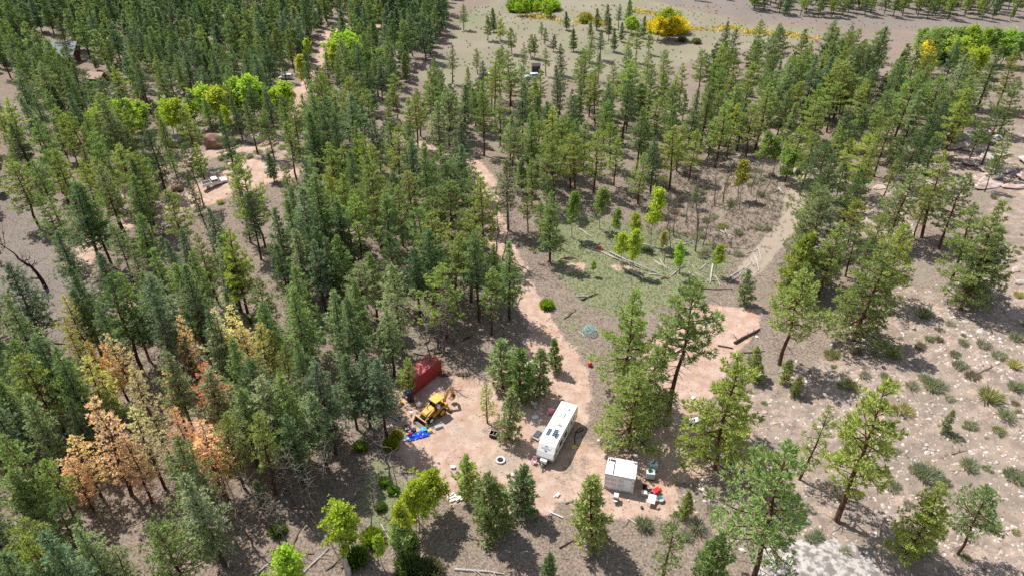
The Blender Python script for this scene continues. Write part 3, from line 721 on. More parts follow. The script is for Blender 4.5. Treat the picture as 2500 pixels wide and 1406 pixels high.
# ------------------------------------------------------------------ plant the trees
KN = {'G': ('pine_tree', 'pine tree', 'pines on the slopes'), 'W': ('pine_tree', 'pine tree', 'pines on the slopes'), 'P': ('pine_tree', 'pine tree', 'pines on the slopes'), 'Q': ('pine_tree', 'pine tree', 'pines on the slopes'), 'F': ('fir_tree', 'fir tree', 'slim firs of the forest'), 'D': ('dying_pine', 'dying tree', 'dying beetle killed pines'),
      'Y': ('young_pine', 'pine tree', 'young pines round the camp'), 'A': ('aspen_tree', 'aspen', 'aspens in leaf'), 'L': ('bare_aspen', 'bare tree', 'leafless aspens'), 'N': ('dead_snag', 'dead tree', 'bare dead snags')}
def plant(t, i):
    nm, cat, grp = KN[t.kind]
    rr = random.Random(i * 7 + 3)
    far = t.size < 62
    base = H0
    if t.kind == 'P': tm, cm = (FARP if far else PINES)[rr.randrange(6 if far else 9)]
    elif t.kind == 'F': tm, cm = (FARF if far else FIRS)[rr.randrange(6 if far else 8)]
    elif t.kind == 'G': tm, cm = FULL[rr.randrange(3)]
    elif t.kind == 'W': tm, cm = LONE[0]
    elif t.kind == 'Q': tm, cm = SPARSE[rr.randrange(4)]
    elif t.kind == 'D': tm, cm = DEADP[rr.randrange(4)]
    elif t.kind == 'Y': tm, cm = YOUNG[rr.randrange(4)]; base = 6.0
    elif t.kind == 'A': tm, cm = (BUSHY if t.extra else ASPENS)[rr.randrange(4)]; base = 8.0 if t.extra else 7.0
    elif t.kind == 'L': tm, cm = BARES[rr.randrange(4)]; base = 7.0
    else: tm, cm = SNAGS[rr.randrange(3)]; base = 11.0
    s = t.h / base; w = s * rr.uniform(0.88, 1.16) * (1.0 if t.kind in 'ALNYDQ' else 1.08)
    if t.kind == 'P' and 900 < t.v and t.u > 1400: w = s * rr.uniform(1.0, 1.15)
    if t.kind == 'P' and t.u < 1000 : w *= 0.92
    if t.hand and 480 < t.u < 660 and 495 < t.v < 630: w *= 0.75
    if t.kind == 'A': w *= 0.85 if not t.extra else (1.3 if t.v < 400 else 0.95)
    green = None
    if t.kind == 'D': cn, col = DYING[t.tint]
    elif t.kind == 'A': cn, col = ASPT[t.tint]
    else: cn = pick_green(t.kind if t.kind in 'FW' else 'P', t.u, t.v); col = GREENS[cn]
    j = rr.uniform(0.85, 1.18); col = tuple(c * j * rr.uniform(0.94, 1.06) for c in col)
    return nm, cat, grp, tm, cm, s, w, rr, cn, col

WOODS = []; SHOWN = {}
order = sorted(TREES, key=lambda t: (-int(in_view(t)), -int(t.hand), -t.size))
LIMIT = {'pine_tree': 300, 'fir_tree': 300}
for i, t in enumerate(order):
    nm = KN[t.kind][0]
    if not in_view(t) or SHOWN.get(nm, 0) >= LIMIT.get(nm, 400): WOODS.append((i, t)); continue
    SHOWN[nm] = SHOWN.get(nm, 0) + 1
    nm, cat, grp, tm, cm, s, w, rr, cn, col = plant(t, i)
    root = thing(nm, None, cat, t.p, rr.uniform(0, 6.28), grp)
    root.scale = (w, w, s)
    lean = (0.035 if rr.random() < .85 else 0.09) if t.kind != 'N' else 0.10
    root.rotation_euler[0] = rr.uniform(-lean, lean); root.rotation_euler[1] = rr.uniform(-lean, lean)
    tr = bpy.data.objects.new('trunk', tm); tr.parent = root; COL.objects.link(tr)
    if cm is not None:
        cr = bpy.data.objects.new('crown', cm); cr.parent = root; cr.color = (*col, 1); COL.objects.link(cr)
    size = 'tall' if t.h > 14.5 else 'small' if t.h < 7.5 else 'medium'
    if t.kind == 'W': desc = 'tall bare trunked lone pine'
    elif t.kind == 'G': desc = f'{size} full crowned {cn} pine'
    elif t.kind in 'PQ': desc = f'{size} {cn} pine' if t.kind == 'P' else f'thin sparse {cn} pine'
    elif t.kind == 'F': desc = f'{size} {cn} fir'
    elif t.kind == 'D': desc = f'{size} {cn} dying pine'
    elif t.kind == 'Y': desc = f'young {cn} pine'
    elif t.kind == 'A': desc = f'{size} {cn} aspen'
    elif t.kind == 'L': desc = f'{size} leafless grey aspen'
    else: desc = f'{size} bare dead snag'
    ut, vt, _ = px((t.p.x, t.p.y, t.p.z + t.h * .5))
    name_later(root, desc, ut, vt)

# the woods beyond and round the picture, where single trees no longer count: one mass
if WOODS:
    V, F, C = [], [], []; k = 0; TV, TF = [], []; tk = 0
    def arrays(me):
        v = np.empty(len(me.vertices) * 3, np.float32); me.vertices.foreach_get('co', v)
        f = np.empty(len(me.loops), np.int32); me.loops.foreach_get('vertex_index', f)
        return v.reshape(-1, 3), f.reshape(-1, 4)
    cache = {}
    for i, t in WOODS:
        if t.kind not in 'PFD' or (not in_view(t) and (t.p.y < 30 or t.p.y > 330)): continue
        nm, cat, grp, tm, cm, s, w, rr, cn, col = plant(t, i)
        tm, cm = (FARP if t.kind == 'P' else FARF)[rr.randrange(6)]
        for me in (tm, cm):
            if me.name not in cache: cache[me.name] = arrays(me)
        a = rr.uniform(0, 6.28); ca, sa = math.cos(a), math.sin(a)
        M = np.array(((ca * w, -sa * w, 0), (sa * w, ca * w, 0), (0, 0, s))).T
        v, f = cache[cm.name]; V.append(v @ M + np.array(t.p)); F.append(f + k); k += len(v); C.append(np.tile(np.array(col, np.float32), (len(v), 1)))
        v, f = cache[tm.name]; TV.append(v @ M + np.array(t.p)); TF.append(f + tk); tk += len(v)
    if V:
        o = bpy.data.objects.new('far_woods', None); COL.objects.link(o); o['kind'] = 'stuff'
        a_ = bpy.data.objects.new('foliage', np_mesh('foliage', np.vstack(V), np.vstack(F), LEAF_S, np.vstack(C))); COL.objects.link(a_); a_.parent = o; a_['kind'] = 'stuff'
        b_ = bpy.data.objects.new('trunks', np_mesh('trunks', np.vstack(TV), np.vstack(TF), BARK_F)); COL.objects.link(b_); b_.parent = o; b_['kind'] = 'stuff'
print('TREES', len(TREES), SHOWN, 'woods', len(WOODS))

# the gnarled bare snag on the left slope
p = at(112, 702)
sn = thing('gnarled_snag', 'gnarled black bare snag with twisted forked limbs on the left hillside clearing', 'dead tree', p, 0, 'bare dead snags')
sn.scale = (1.0, 1.0, 1.0)
L1 = [((0, 0, -.3), (-.1, 0, 1.5), (-.5, .1, 3.0), (-1.1, .2, 4.4), (-1.9, .1, 5.2), (-2.6, 0, 6.1)), (.38, .34, .28, .24, .2, .15)]
L2 = [((-2.6, 0, 6.1), (-3.0, .2, 7.0), (-3.8, .3, 7.8), (-4.6, .2, 8.8), (-5.0, 0, 9.8)), (.15, .12, .1, .06, .02)]
L3 = [((-.35, 0, 2.0), (-1.4, -.3, 2.2), (-2.6, -.4, 2.0), (-3.8, -.5, 2.9), (-4.4, -.3, 4.0), (-5.4, -.4, 4.8)), (.2, .16, .14, .1, .07, .02)]
rg = np.random.RandomState(4); lines = [L1, L2, L3]
for pts, rad in (L1, L2, L3):
    pts = np.array(pts)
    for q in range(16):
        a = rg.uniform(1.6, len(pts) - 1.01); i0 = int(a); s_ = pts[i0] + (pts[i0 + 1] - pts[i0]) * (a - i0)
        d = rg.randn(3) * .8 + np.array((-.3, 0, .5)); l = rg.uniform(.5, 1.6); e = s_ + d * l * .5; e2 = e + (d + rg.randn(3) * .7) * l * .4
        lines.append(((s_, e, e2), (.06, .04, .012)))
        for _ in range(3): lines.append(((e, e + (d + rg.randn(3) * .9) * l * .4), (.025, .008)))
v, f = ribbon_tubes(lines, 5)
o = bpy.data.objects.new('trunk', np_mesh('trunk', v, f, BARK_B, smooth=True)); o.parent = sn; COL.objects.link(o)
v, f = ribbon_tubes([((np.array((-1.9, .1, 5.2))), None)] if False else [(((-1.9, .1, 5.2), (-1.3, -.2, 5.9), (-.7, -.1, 6.0), (-.3, 0, 6.8)), (.14, .1, .08, .03)), (((-1.1, .2, 4.4), (-.5, .4, 4.9), (.1, .3, 5.9)), (.12, .08, .02))], 5)
o = bpy.data.objects.new('limb', np_mesh('limb', v, f, BARK_B, smooth=True)); o.parent = sn; COL.objects.link(o)
# ------------------------------------------------------------------ paints
WHITE = paint('white_gelcoat', (0.80, 0.80, 0.79), 0.35, 0.4, var=0.03, dirt=0.12)
ROOFW = paint('white_roof_membrane', (0.82, 0.82, 0.81), 0.6, 0.2, var=0.03, dirt=0.1, dirtcol=(.55, .5, .46))
GREYP = paint('grey_gelcoat', (0.40, 0.42, 0.46), 0.4, 0.4, var=0.06)
BLACK = paint('black_plastic', (0.018, 0.018, 0.020), 0.45, 0.4)
GLASS = paint('dark_window_glass', (0.012, 0.014, 0.018), 0.08, 0.6, var=0.05)
STEEL = paint('galvanised_steel', (0.42, 0.43, 0.44), 0.42, 0.5, 0.6)
DKMETAL = paint('dark_metal', (0.06, 0.058, 0.055), 0.55, 0.4, 0.4, dirt=.4)
RUBBER = paint('tyre_rubber', (0.022, 0.021, 0.020), 0.85, 0.2, dirt=0.5)
PVCELL = paint('solar_cells', (0.030, 0.050, 0.105), 0.2, 0.5, var=0.1)
NAVY = paint('navy_print', (0.05, 0.10, 0.22), 0.5)
SLATE = paint('slate_print', (0.16, 0.22, 0.32), 0.5)
YEL = paint('machine_yellow', (0.62, 0.315, 0.025), 0.45, 0.4, var=0.16, dirt=0.45, dirtcol=(0.42, 0.27, 0.13))
YELROOF = paint('faded_yellow', (0.66, 0.42, 0.08), 0.6, 0.3, var=0.15, dirt=0.5, dirtcol=(0.50, 0.36, 0.2))
RUST = paint('worn_steel_edge', (0.42, 0.30, 0.22), 0.55, 0.4, 0.3, var=0.2)
REDC = paint('container_red', (0.36, 0.045, 0.045), 0.6, 0.3, var=0.15, dirt=0.2, dirtcol=(0.2, 0.08, 0.06))
REDROOF = paint('faded_red_roof', (0.48, 0.105, 0.10), 0.6, 0.3, var=0.15, dirt=0.35, dirtcol=(0.55, 0.30, 0.27))
WRAP = paint('house_wrap', (0.86, 0.78, 0.77), 0.7, 0.2, var=0.02)
PRINT = paint('wrap_print', (0.10, 0.075, 0.085), 0.7)
DOORW = paint('white_door', (0.86, 0.89, 0.92), 0.4, 0.4, var=0.02)
CONC = paint('concrete', (0.50, 0.47, 0.44), 0.85, 0.2, var=0.15)
TANK = paint('milky_tank', (0.62, 0.72, 0.76), 0.35, 0.4, var=0.06)
BLUE = paint('blue_tarp', (0.010, 0.085, 0.62), 0.35, 0.5, var=0.25, scale=1.2)
LBLUE = paint('light_blue_plastic', (0.10, 0.42, 0.78), 0.4, 0.4)
REDP = paint('red_plastic', (0.62, 0.03, 0.035), 0.35, 0.5)
PINK = paint('pink_plastic', (0.85, 0.16, 0.32), 0.4, 0.4)
LPINK = paint('pale_pink_plastic', (0.82, 0.42, 0.52), 0.5)
WPL = paint('white_plastic', (0.78, 0.78, 0.77), 0.45, 0.4, var=0.05)
GPL = paint('grey_plastic', (0.36, 0.37, 0.38), 0.5, 0.3)
YPL = paint('yellow_plastic', (0.68, 0.50, 0.10), 0.5)
OPL = paint('amber_plastic', (0.62, 0.33, 0.05), 0.5)
PURPLE = paint('lilac_cloth', (0.30, 0.26, 0.42), 0.8)
OLDWOOD = paint('weathered_wood', (0.36, 0.335, 0.31), 0.85, 0.15, var=0.25, scale=6)
LOGW = bark_mat('bleached_wood', (0.30, 0.265, 0.235), (0.60, 0.555, 0.50), 0.15)
BROWNW = paint('brown_log_wall', (0.14, 0.062, 0.038), 0.8, var=0.3)
TAN = paint('tan_shingle', (0.42, 0.29, 0.23), 0.85, var=0.2)
GREYROOF = paint('grey_metal_roof', (0.20, 0.235, 0.27), 0.7, 0.2, 0.0, var=0.05)
ASH = paint('fire_ash', (0.055, 0.035, 0.033), 0.95, var=0.4, scale=8)
TEAL = paint('teal_bars', (0.10, 0.62, 0.48), 0.4, 0.4)
SKYB = paint('sky_blue_bars', (0.22, 0.60, 0.74), 0.4, 0.4)
CLOTH = paint('speckled_cloth', (0.66, 0.72, 0.70), 0.7, var=0.18, scale=5)
HOSE = paint('black_hose', (0.015, 0.015, 0.015), 0.5)

def pxs(poly_yz, x0, x1, mb=None):
    """an outline in y, z drawn out along x"""
    mb = mb or MB(); k = len(poly_yz)
    P = [(x0, y, z) for y, z in poly_yz] + [(x1, y, z) for y, z in poly_yz]
    return mb.add(P, [tuple(range(k)), tuple(reversed(range(k, 2 * k)))] + [(i, k + i, k + (i + 1) % k, (i + 1) % k) for i in range(k)])
def wheel(parent, c, r, w, axis='x', rim=STEEL, name='wheel'):
    cx, cy, cz = c
    a, b = ((cx - w / 2, cy, cz), (cx + w / 2, cy, cz)) if axis == 'x' else ((cx, cy - w / 2, cz), (cx, cy + w / 2, cz))
    o = MB().tube([a, tuple(Vector(a).lerp(Vector(b), .15)), tuple(Vector(a).lerp(Vector(b), .85)), b], [r * .9, r, r, r * .9], 18).build(name, RUBBER, parent)
    e = Vector(b) - Vector(a); e.normalize()
    MB().cyl(Vector(a) - e * .012, Vector(b) + e * .012, r * .58, 14).build('rim', rim, o)
    return o
def letters(txt, size, mat, parent, loc, rot, name='lettering', depth=0.004):
    cu = bpy.data.curves.new(name, 'FONT'); cu.body = txt; cu.size = size; cu.align_x = 'CENTER'; cu.align_y = 'CENTER'; cu.extrude = depth
    cu.materials.append(mat)
    tmp = bpy.data.objects.new(name, cu); COL.objects.link(tmp)
    me = bpy.data.meshes.new_from_object(tmp.evaluated_get(bpy.context.evaluated_depsgraph_get())); bpy.data.objects.remove(tmp)
    me.materials.clear(); me.materials.append(mat)
    o = bpy.data.objects.new(name, me); COL.objects.link(o); o.parent = parent; o.location = loc; o.rotation_euler = rot
    return o

# ------------------------------------------------------------------ the travel trailer
t = thing('travel_trailer', 'long white camping trailer with roof solar panels parked on the dirt clearing', 'trailer', (4.25, 64.98, float(hz(4.4, 65.3))), R(-24.3)); t.scale = (1.0, 1.05, 1.0)
prof = [(0.42, 0.72), (0.03, 1.05), (0.0, 1.40), (0.30, 1.98), (0.92, 2.80), (1.45, 3.06), (8.72, 3.10), (8.98, 2.95), (9.0, 0.72)]
pxs(prof, -1.21, 1.21).build('body', WHITE, t, 0.05)
pxs([(1.45, 3.065), (1.9, 3.118), (8.5, 3.125), (8.74, 3.11), (8.74, 3.09), (1.45, 3.05)], -1.19, 1.19).build('roof_skin', ROOFW, t)
for sx in (-1, 1):
    pxs([(0.40, 0.74), (0.015, 1.04), (-0.014, 1.41), (0.288, 1.99), (0.80, 2.66), (0.95, 2.66), (0.42, 1.95), (0.12, 1.40), (0.14, 1.1), (0.52, 0.74)], sx * 1.225 - .01, sx * 1.225 + .01).build('cap_trim', GREYP, t)
pxs([(0.40, 0.735), (0.018, 1.045), (-0.012, 1.38), (0.02, 1.38), (0.05, 1.06), (0.44, 0.735)], -1.19, 1.19).build('rock_guard', GREYP, t)
sl = math.atan2(0.62, 0.82); yc = lambda z: 0.30 + (z - 1.98) / 0.82 * 0.62
letters('PASSPORT', 0.30, SLATE, t, (0, yc(2.36) - 0.012, 2.36), (PI / 2 - sl, 0, 0))
em = MB(); Q = lambda x, z: (x, yc(z) - 0.016, z)
arc = [Q(0.26 * math.cos(a), 2.48 + 0.20 * math.sin(a)) for a in np.linspace(0.25, PI - 0.25, 9)]; arc2 = [Q(0.17 * math.cos(a), 2.48 + 0.12 * math.sin(a)) for a in np.linspace(PI - 0.25, 0.25, 9)]
em.add(arc + arc2, [tuple(range(18))]); em.add([Q(-0.24, 2.24), Q(0, 2.0), Q(0.24, 2.24), Q(0.0, 2.2)], [(0, 1, 2, 3)])
em.build('emblem', NAVY, t)
for sx, spec in ((1, [(1.25, 1.7, .35, .62), (2.75, 1.75, .95, .8), (4.35, 1.75, .95, .8), (6.5, 1.8, .5, .6), (7.6, 1.8, .55, .6)]), (-1, [(2.2, 1.8, .8, .7), (5.2, 1.8, 1.2, .7), (7.6, 1.8, .6, .6)])):
    for y, z, w, h in spec:
        f = MB().box((sx * 1.222, y, z + .15), (.03, w, h)).build('window', BLACK, t); MB().box((sx * 1.24, y, z + .15), (.012, w - .1, h - .1)).build('pane', GLASS, f)
for y in (2.05, 3.62, 5.35):
    MB().box((1.222, y, 1.9), (.02, .07, 2.25)).build('side_seam', BLACK, t)
d = MB().box((1.225, 5.75, 1.75), (.03, .66, 1.9)).build('entry_door', paint('door_panel', (.72, .72, .72), .4), t)
MB().box((1.25, 5.5, 1.7), (.03, .05, .14)).build('handle', BLACK, d)
MB().box((1.228, .55, 1.35), (.03, .5, .9)).build('side_graphic', GREYP, t); MB().bar((1.24, .45, 1.7), (1.24, 1.15, 1.2), .04, .14).build('stripe', BLACK, t); MB().bar((1.245, .4, 1.45), (1.245, .95, 1.0), .02, .09).build('stripe', NAVY, t)
MB().bar((1.235, 1.2, 1.28), (1.235, 8.9, 1.28), .02, .05).build('belt_trim', GREYP, t)
for y in (4.55, 5.45):
    for sx in (-1.02, 1.02): wheel(t, (sx, y, .36), .36, .24)
MB().box((0, 4.7, .66), (2.2, 8.0, .14)).build('chassis', DKMETAL, t)
for y, x in ((7.7, .25), (4.55, .05)):
    v_ = MB().box((x, y, 3.17), (.42, .42, .10)).build('roof_vent', WPL, t); MB().box((x, y - .12, 3.36), (.40, .42, .035), rx=R(38)).build('lid', WPL, v_)
MB().box((.48, 4.35, 3.18), (.16, .34, .16)).build('roof_vent', GPL, t); MB().cyl((-.5, 6.2, 3.1), (-.5, 6.2, 3.26), .05).build('vent_pipe', WPL, t)
MB().box((-.05, 6.35, 3.21), (.62, .86, .2)).build('air_conditioner', ROOFW, t, .04)
for x, y, w, l in ((-.55, 2.75, .52, 1.25), (.30, 2.9, .58, 1.3), (.72, 2.5, .36, .95)):
    p_ = MB().box((x, y, 3.145), (w + .07, l + .09, .035)).build('solar_panel', WPL, t)
    for i in range(2):
        for j in range(4): MB().box((x + (i - .5) * w / 2, y + (j - 1.5) * l / 4, 3.168), (w / 2 - .02, l / 4 - .03, .012)).build('cell', PVCELL, p_)
for sx in (-1, 1): MB().bar((sx * .75, .8, .62), (0, -1.15, .55), .1, .14).build('hitch_bar', DKMETAL, t)
b_ = MB().lathe([(0, 0), (.20, .0), (.20, .42), (.13, .52), (0, .54)], 14, (-.2, -.25, .62)).build('gas_bottle', WPL, t); MB().lathe([(0, 0), (.20, .0), (.20, .42), (.13, .52), (0, .54)], 14, (.22, -.25, .62)).build('gas_bottle', WPL, t)
MB().box((0, -.25, 1.0), (.95, .42, .34)).build('bottle_cover', WPL, t, .08)
MB().cyl((0, -.85, .06), (0, -.85, 1.0), .05).box((0, -.85, .05), (.22, .22, .04)).build('tongue_jack', WPL, t)
MB().box((0, -1.18, .52), (.12, .22, .12)).build('coupler', STEEL, t)
MB().box((-1.27, 4.6, 2.75), (.1, 4.6, .12)).build('awning_rail', GREYP, t)
for y in (1.3, 8.4):
    for sx in (-1, 1): MB().cyl((sx * .95, y, .03), (sx * .95, y, .66), .04, 8).build('corner_jack', DKMETAL, t)

# grey plank deck and step beside it
a, b = at(1304, 1074), at(1334, 1044); ang = math.atan2(b.y - a.y, b.x - a.x); L_ = (b - a).length
t = thing('plank_deck', 'low weathered grey plank deck along the far side of the trailer', 'deck', (a + b) / 2, ang)
for i in range(6): MB().box((0, (i - 2.5) * .22, .32), (L_, .2, .04)).build('plank', OLDWOOD, t)
for sx in (-1, 1): MB().box((sx * (L_ / 2 - .2), 0, .15), (.1, 1.25, .3)).build('joist', OLDWOOD, t)
MB().box((-L_ * .2, .1, .42), (1.2, .75, .16), rz=.1).build('door_mat', paint('grey_mat', (.09, .09, .10), .9), t)
# black hose and yellow pad
pts = [at(*q) for q in ((1404, 1090), (1403, 1075), (1404, 1062), (1408, 1055), (1418, 1052), (1425, 1047), (1419, 1043), (1410, 1049), (1405, 1056))]
o = MB().tube([p + Vector((0, 0, .05)) for p in pts], .07, 6).build('water_hose', HOSE); tag(o, 'black looped hose lying in the shade beside the trailer', 'hose')
p = at(1401, 1092); t = thing('yellow_pad', 'pale yellow folded pad at the end of the black hose', 'pad', p, .4); MB().box((0, 0, .09), (.8, .5, .18)).build('cushion', YPL, t, .05); MB().box((.1, .05, .22), (.4, .3, .1), rz=.3).build('flap', YPL, t, .03)

# ------------------------------------------------------------------ the wrapped shed
t = thing('wrapped_shed', 'small square shed in printed white house wrap with flat white roof', 'shed', (13.86, 61.95, float(hz(13.8, 62))), R(-14.3))
W, D, Hs = 3.7, 2.75, 2.5
MB().box((0, 0, .08), (W + .16, D + .16, .16)).build('foundation', CONC, t)
fw = MB().box((0, -D / 2 + .05, .16 + Hs / 2), (W, .1, Hs)).build('front_wall', WRAP, t)
MB().box((0, D / 2 - .05, .16 + Hs / 2), (W, .1, Hs)).build('back_wall', WRAP, t)
for sx in (-1, 1): MB().box((sx * (W / 2 - .05), 0, .16 + Hs / 2), (.1, D - .2, Hs)).build('side_wall', WRAP, t)
zr = .16 + Hs + .06
MB().box((.56, 0, zr), (W - .98, D + .2, .12)).box((-1.40, -.35, zr), (.94, D - .50, .12)).build('roof', ROOFW, t)
MB().box((-1.52, .98, zr), (.06, .42, .1)).build('roof_post', WPL, t); MB().bar((-1.86, D / 2 + .07, zr), (-.9, D / 2 + .07, zr), .06, .1).build('roof_edge', WPL, t)
MB().box((0, -D / 2 - .08, zr - .02), (W + .2, .04, .16)).build('fascia', paint('fascia', (.62, .58, .55), .6), t)
def logo(x, z, w=.58, h=.40, cut=None):
    """one printed wrap emblem: a box outline with a stepped peak"""
    y = -D / 2 - .004; P = [(-w / 2, 0), (w / 2, 0), (w / 2, h * .62), (w * .12, h * .62), (0, h * .5), (-w * .3, h * .86), (-w / 2, h)]
    m = MB(); k = .022
    for i in range(len(P)):
        (xa, za), (xb, zb) = P[i], P[(i + 1) % len(P)]
        xa, xb = (min(max(q, cut[0]), cut[1]) if cut else q for q in (xa, xb))
        if abs(xa - xb) + abs(za - zb) > .01: m.bar((x + xa, y, z + za), (x + xb, y, z + zb), k, k)
    m.build('wrap_print', PRINT, t)
for z in (1.72, .92):
    logo(-1.55, z, cut=(-.2, 1)); logo(-.72, z); logo(.27, z, cut=(-1, .18)); logo(1.68, z, .3)
logo(-1.60, .28, .4, .2)
dr = MB().box((.98, -D / 2 - .015, 1.25), (.95, .05, 2.1)).build('door', DOORW, t); MB().box((.62, -D / 2 - .06, 1.2), (.05, .06, .16)).build('handle', BLACK, dr)
MB().box((.98, -D / 2 - .02, 2.34), (1.15, .05, .08)).box((.45, -D / 2 - .02, 1.25), (.08, .05, 2.1)).box((1.51, -D / 2 - .02, 1.25), (.08, .05, 2.1)).build('door_frame', WPL, t)
MB().box((.98, -D / 2 - .09, .13), (1.0, .12, .06)).build('door_sill', CONC, t)
# two caged water tanks
def ibc(p, rz, lab, junk):
    t = thing('caged_tank', lab, 'water tank', p, rz, 'caged water tanks')
    MB().box((0, 0, .07), (1.2, 1.0, .05)).box((-.5, 0, .025), (.12, 1.0, .05)).box((.5, 0, .025), (.12, 1.0, .05)).box((0, 0, .025), (.12, 1.0, .05)).build('pallet', BLACK, t)
    k = MB().box((0, 0, .62), (1.1, .92, 1.0)).build('tank', TANK, t, .06); MB().cyl((0, 0, 1.12), (0, 0, 1.17), .11, 12).build('cap', BLACK if junk else WPL, k)
    c = MB()
    for i in range(7):
        x = -.58 + i * 1.16 / 6; c.bar((x, -.49, .1), (x, -.49, 1.14), .022).bar((x, .49, .1), (x, .49, 1.14), .022)
    for i in range(6):
        y = -.49 + i * .98 / 5; c.bar((-.58, y, .1), (-.58, y, 1.14), .022).bar((.58, y, .1), (.58, y, 1.14), .022)
    for z in (.2, .42, .66, .9, 1.14):
        for s in (-1, 1): c.bar((-.58, s * .49, z), (.58, s * .49, z), .024).bar((s * .58, -.49, z), (s * .58, .49, z), .024)
    c.build('cage', STEEL, t)
    if junk: MB().bar((-.4, -.2, 1.18), (.4, .3, 1.19), .06).bar((0, -.3, 1.2), (.1, .35, 1.2), .05).build('top_bar', DKMETAL, t)
    return t
ibc(at(1588, 1172) + Vector((0, .5, 0)), R(-6), 'front caged white water tank with green leaves lying on its lid', False)
ibc(at(1594, 1150) + Vector((.05, .4, 0)), R(-4), 'rear caged pale blue water tank crossed by dark bars', True)
p = at(1588, 1172) + Vector((0, .5, 1.16))
v, f = blades(np.random.RandomState(3).uniform(-.3, .3, (26, 3)) * (1, .7, .15) + (0, .1, .08), np.tile((0, 0, .6), (26, 1)), np.random.RandomState(3), 3, .2, .06, 1.2)
o = bpy.data.objects.new('leaf_spray', np_mesh('leaf_spray', v, f, LEAF_A)); o.location = p; o.color = (.16, .36, .03, 1); COL.objects.link(o); tag(o, 'bright green leaf spray lying on the front caged tank', 'plant')
# the yard in front of the shed
p = at(1591, 1232); t = thing('camp_table', 'folding table with speckled pale cloth in front of the caged tanks', 'table', p + Vector((0, .35, 0)), R(-20))
MB().box((0, 0, .74), (.95, 1.45, .04)).build('tabletop', CLOTH, t, .01)
for sx in (-1, 1):
    for sy in (-1, 1): MB().bar((sx * .4, sy * .6, 0), (sx * .38, sy * .58, .73), .04).build('leg', STEEL, t)
p = at(1503, 1223); t = thing('gas_grill', 'white topped camping grill on a dark stand before the shed', 'grill', p, R(-14))
MB().box((0, .1, .95), (.66, .8, .28), taper=.9).build('lid', paint('grey_enamel', (.55, .57, .57), .35), t, .04); MB().box((0, .1, .74), (.7, .8, .14)).build('firebox', BLACK, t)
for sx in (-1, 1):
    for sy in (-.2, .4): MB().bar((sx * .28, sy, 0), (sx * .28, sy, .7), .04).build('leg', BLACK, t)
MB().box((-.05, -.42, .62), (.55, .25, .03)).build('shelf', WPL, t); MB().cyl((-.1, -.25, .02), (-.1, -.25, .38), .13).build('gas_bottle', WPL, t)
def bucket(name, lab, p, r, h, mat, inner=None, cat='bucket', grp=None):
    t = thing(name, lab, cat, p, 0, grp)
    MB().lathe([(0, .01), (r * .82, .01), (r, h), (r * .93, h), (r * .78, .06), (0, .06)], 16).build('pail', mat, t)
    m = MB(); m.tube([(r * math.cos(a), .02, h + .14 * math.sin(a)) for a in np.linspace(0, PI, 7)], .012, 5).build('handle', STEEL, t)
    if inner: MB().lathe([(0, h * .85), (r * .9, h * .85)], 14).build('contents', inner, t)
    return t
t = thing('white_cooler', 'small white lidded box in the shade right beside the shed', 'box', at(1571, 1208), R(-10)); MB().box((0, 0, .28), (.62, .5, .5)).build('tub', GPL, t, .03); MB().box((0, 0, .56), (.66, .54, .08)).build('lid', WPL, t, .02)
bucket('black_bucket', 'black bucket behind the small white box by the shed', at(1573, 1190), .28, .45, BLACK)
t = thing('wheelbarrow', 'red wheelbarrow tipped beside the cloth covered table', 'wheelbarrow', at(1601, 1203), R(35))
MB().box((0, 0, .5), (.9, .55, .3), taper=1.25).build('tray', REDP, t, .06); wheel(t, (.75, 0, .2), .2, .1, 'y')
for s in (-1, 1): MB().bar((.7, s * .12, .25), (-1.1, s * .3, .55), .05).bar((-.3, s * .25, .35), (-.4, s * .3, 0), .04).build('handle', OLDWOOD, t)
t = thing('plastic_tub', 'round grey plastic tub behind the cloth covered table', 'tub', at(1612, 1222), .3); MB().lathe([(0, .01), (.34, .01), (.44, .42), (.40, .42), (.32, .08), (0, .08)], 18).build('shell', paint('blue_grey_plastic', (.40, .46, .50), .5), t); MB().lathe([(.43, .40), (.47, .42), (.43, .45)], 18).build('rim', GPL, t)
for u, v, lab, mt in ((1534, 1222, 'small white bottle on the red soil before the shed door', WPL), (1595, 1165, 'pale yellow scrap beside the rear caged tank', YPL)):
    p = at(u, v); t = thing('plastic_bottle', lab, 'bottle', p, 1.0); MB().cyl((-.15, 0, .09), (.12, 0, .09), .09, 10).build('flask', mt, t); MB().cyl((.12, 0, .09), (.2, 0, .09), .04, 8).build('cap', GPL, t)
# wire rack behind the wheelbarrow
t = thing('wire_rack', 'dark wire rack standing beside the red wheelbarrow', 'rack', at(1587, 1202), .2)
for i in range(5): MB().bar((-.3 + i * .15, 0, 0), (-.3 + i * .15, 0, .8), .02).build('rod', DKMETAL, t)
for z in (.1, .45, .8): MB().bar((-.32, 0, z), (.32, 0, z), .025).build('crossbar', DKMETAL, t)
MB().box((0, .15, .3), (.6, .3, .3)).build('basket', BLACK, t)

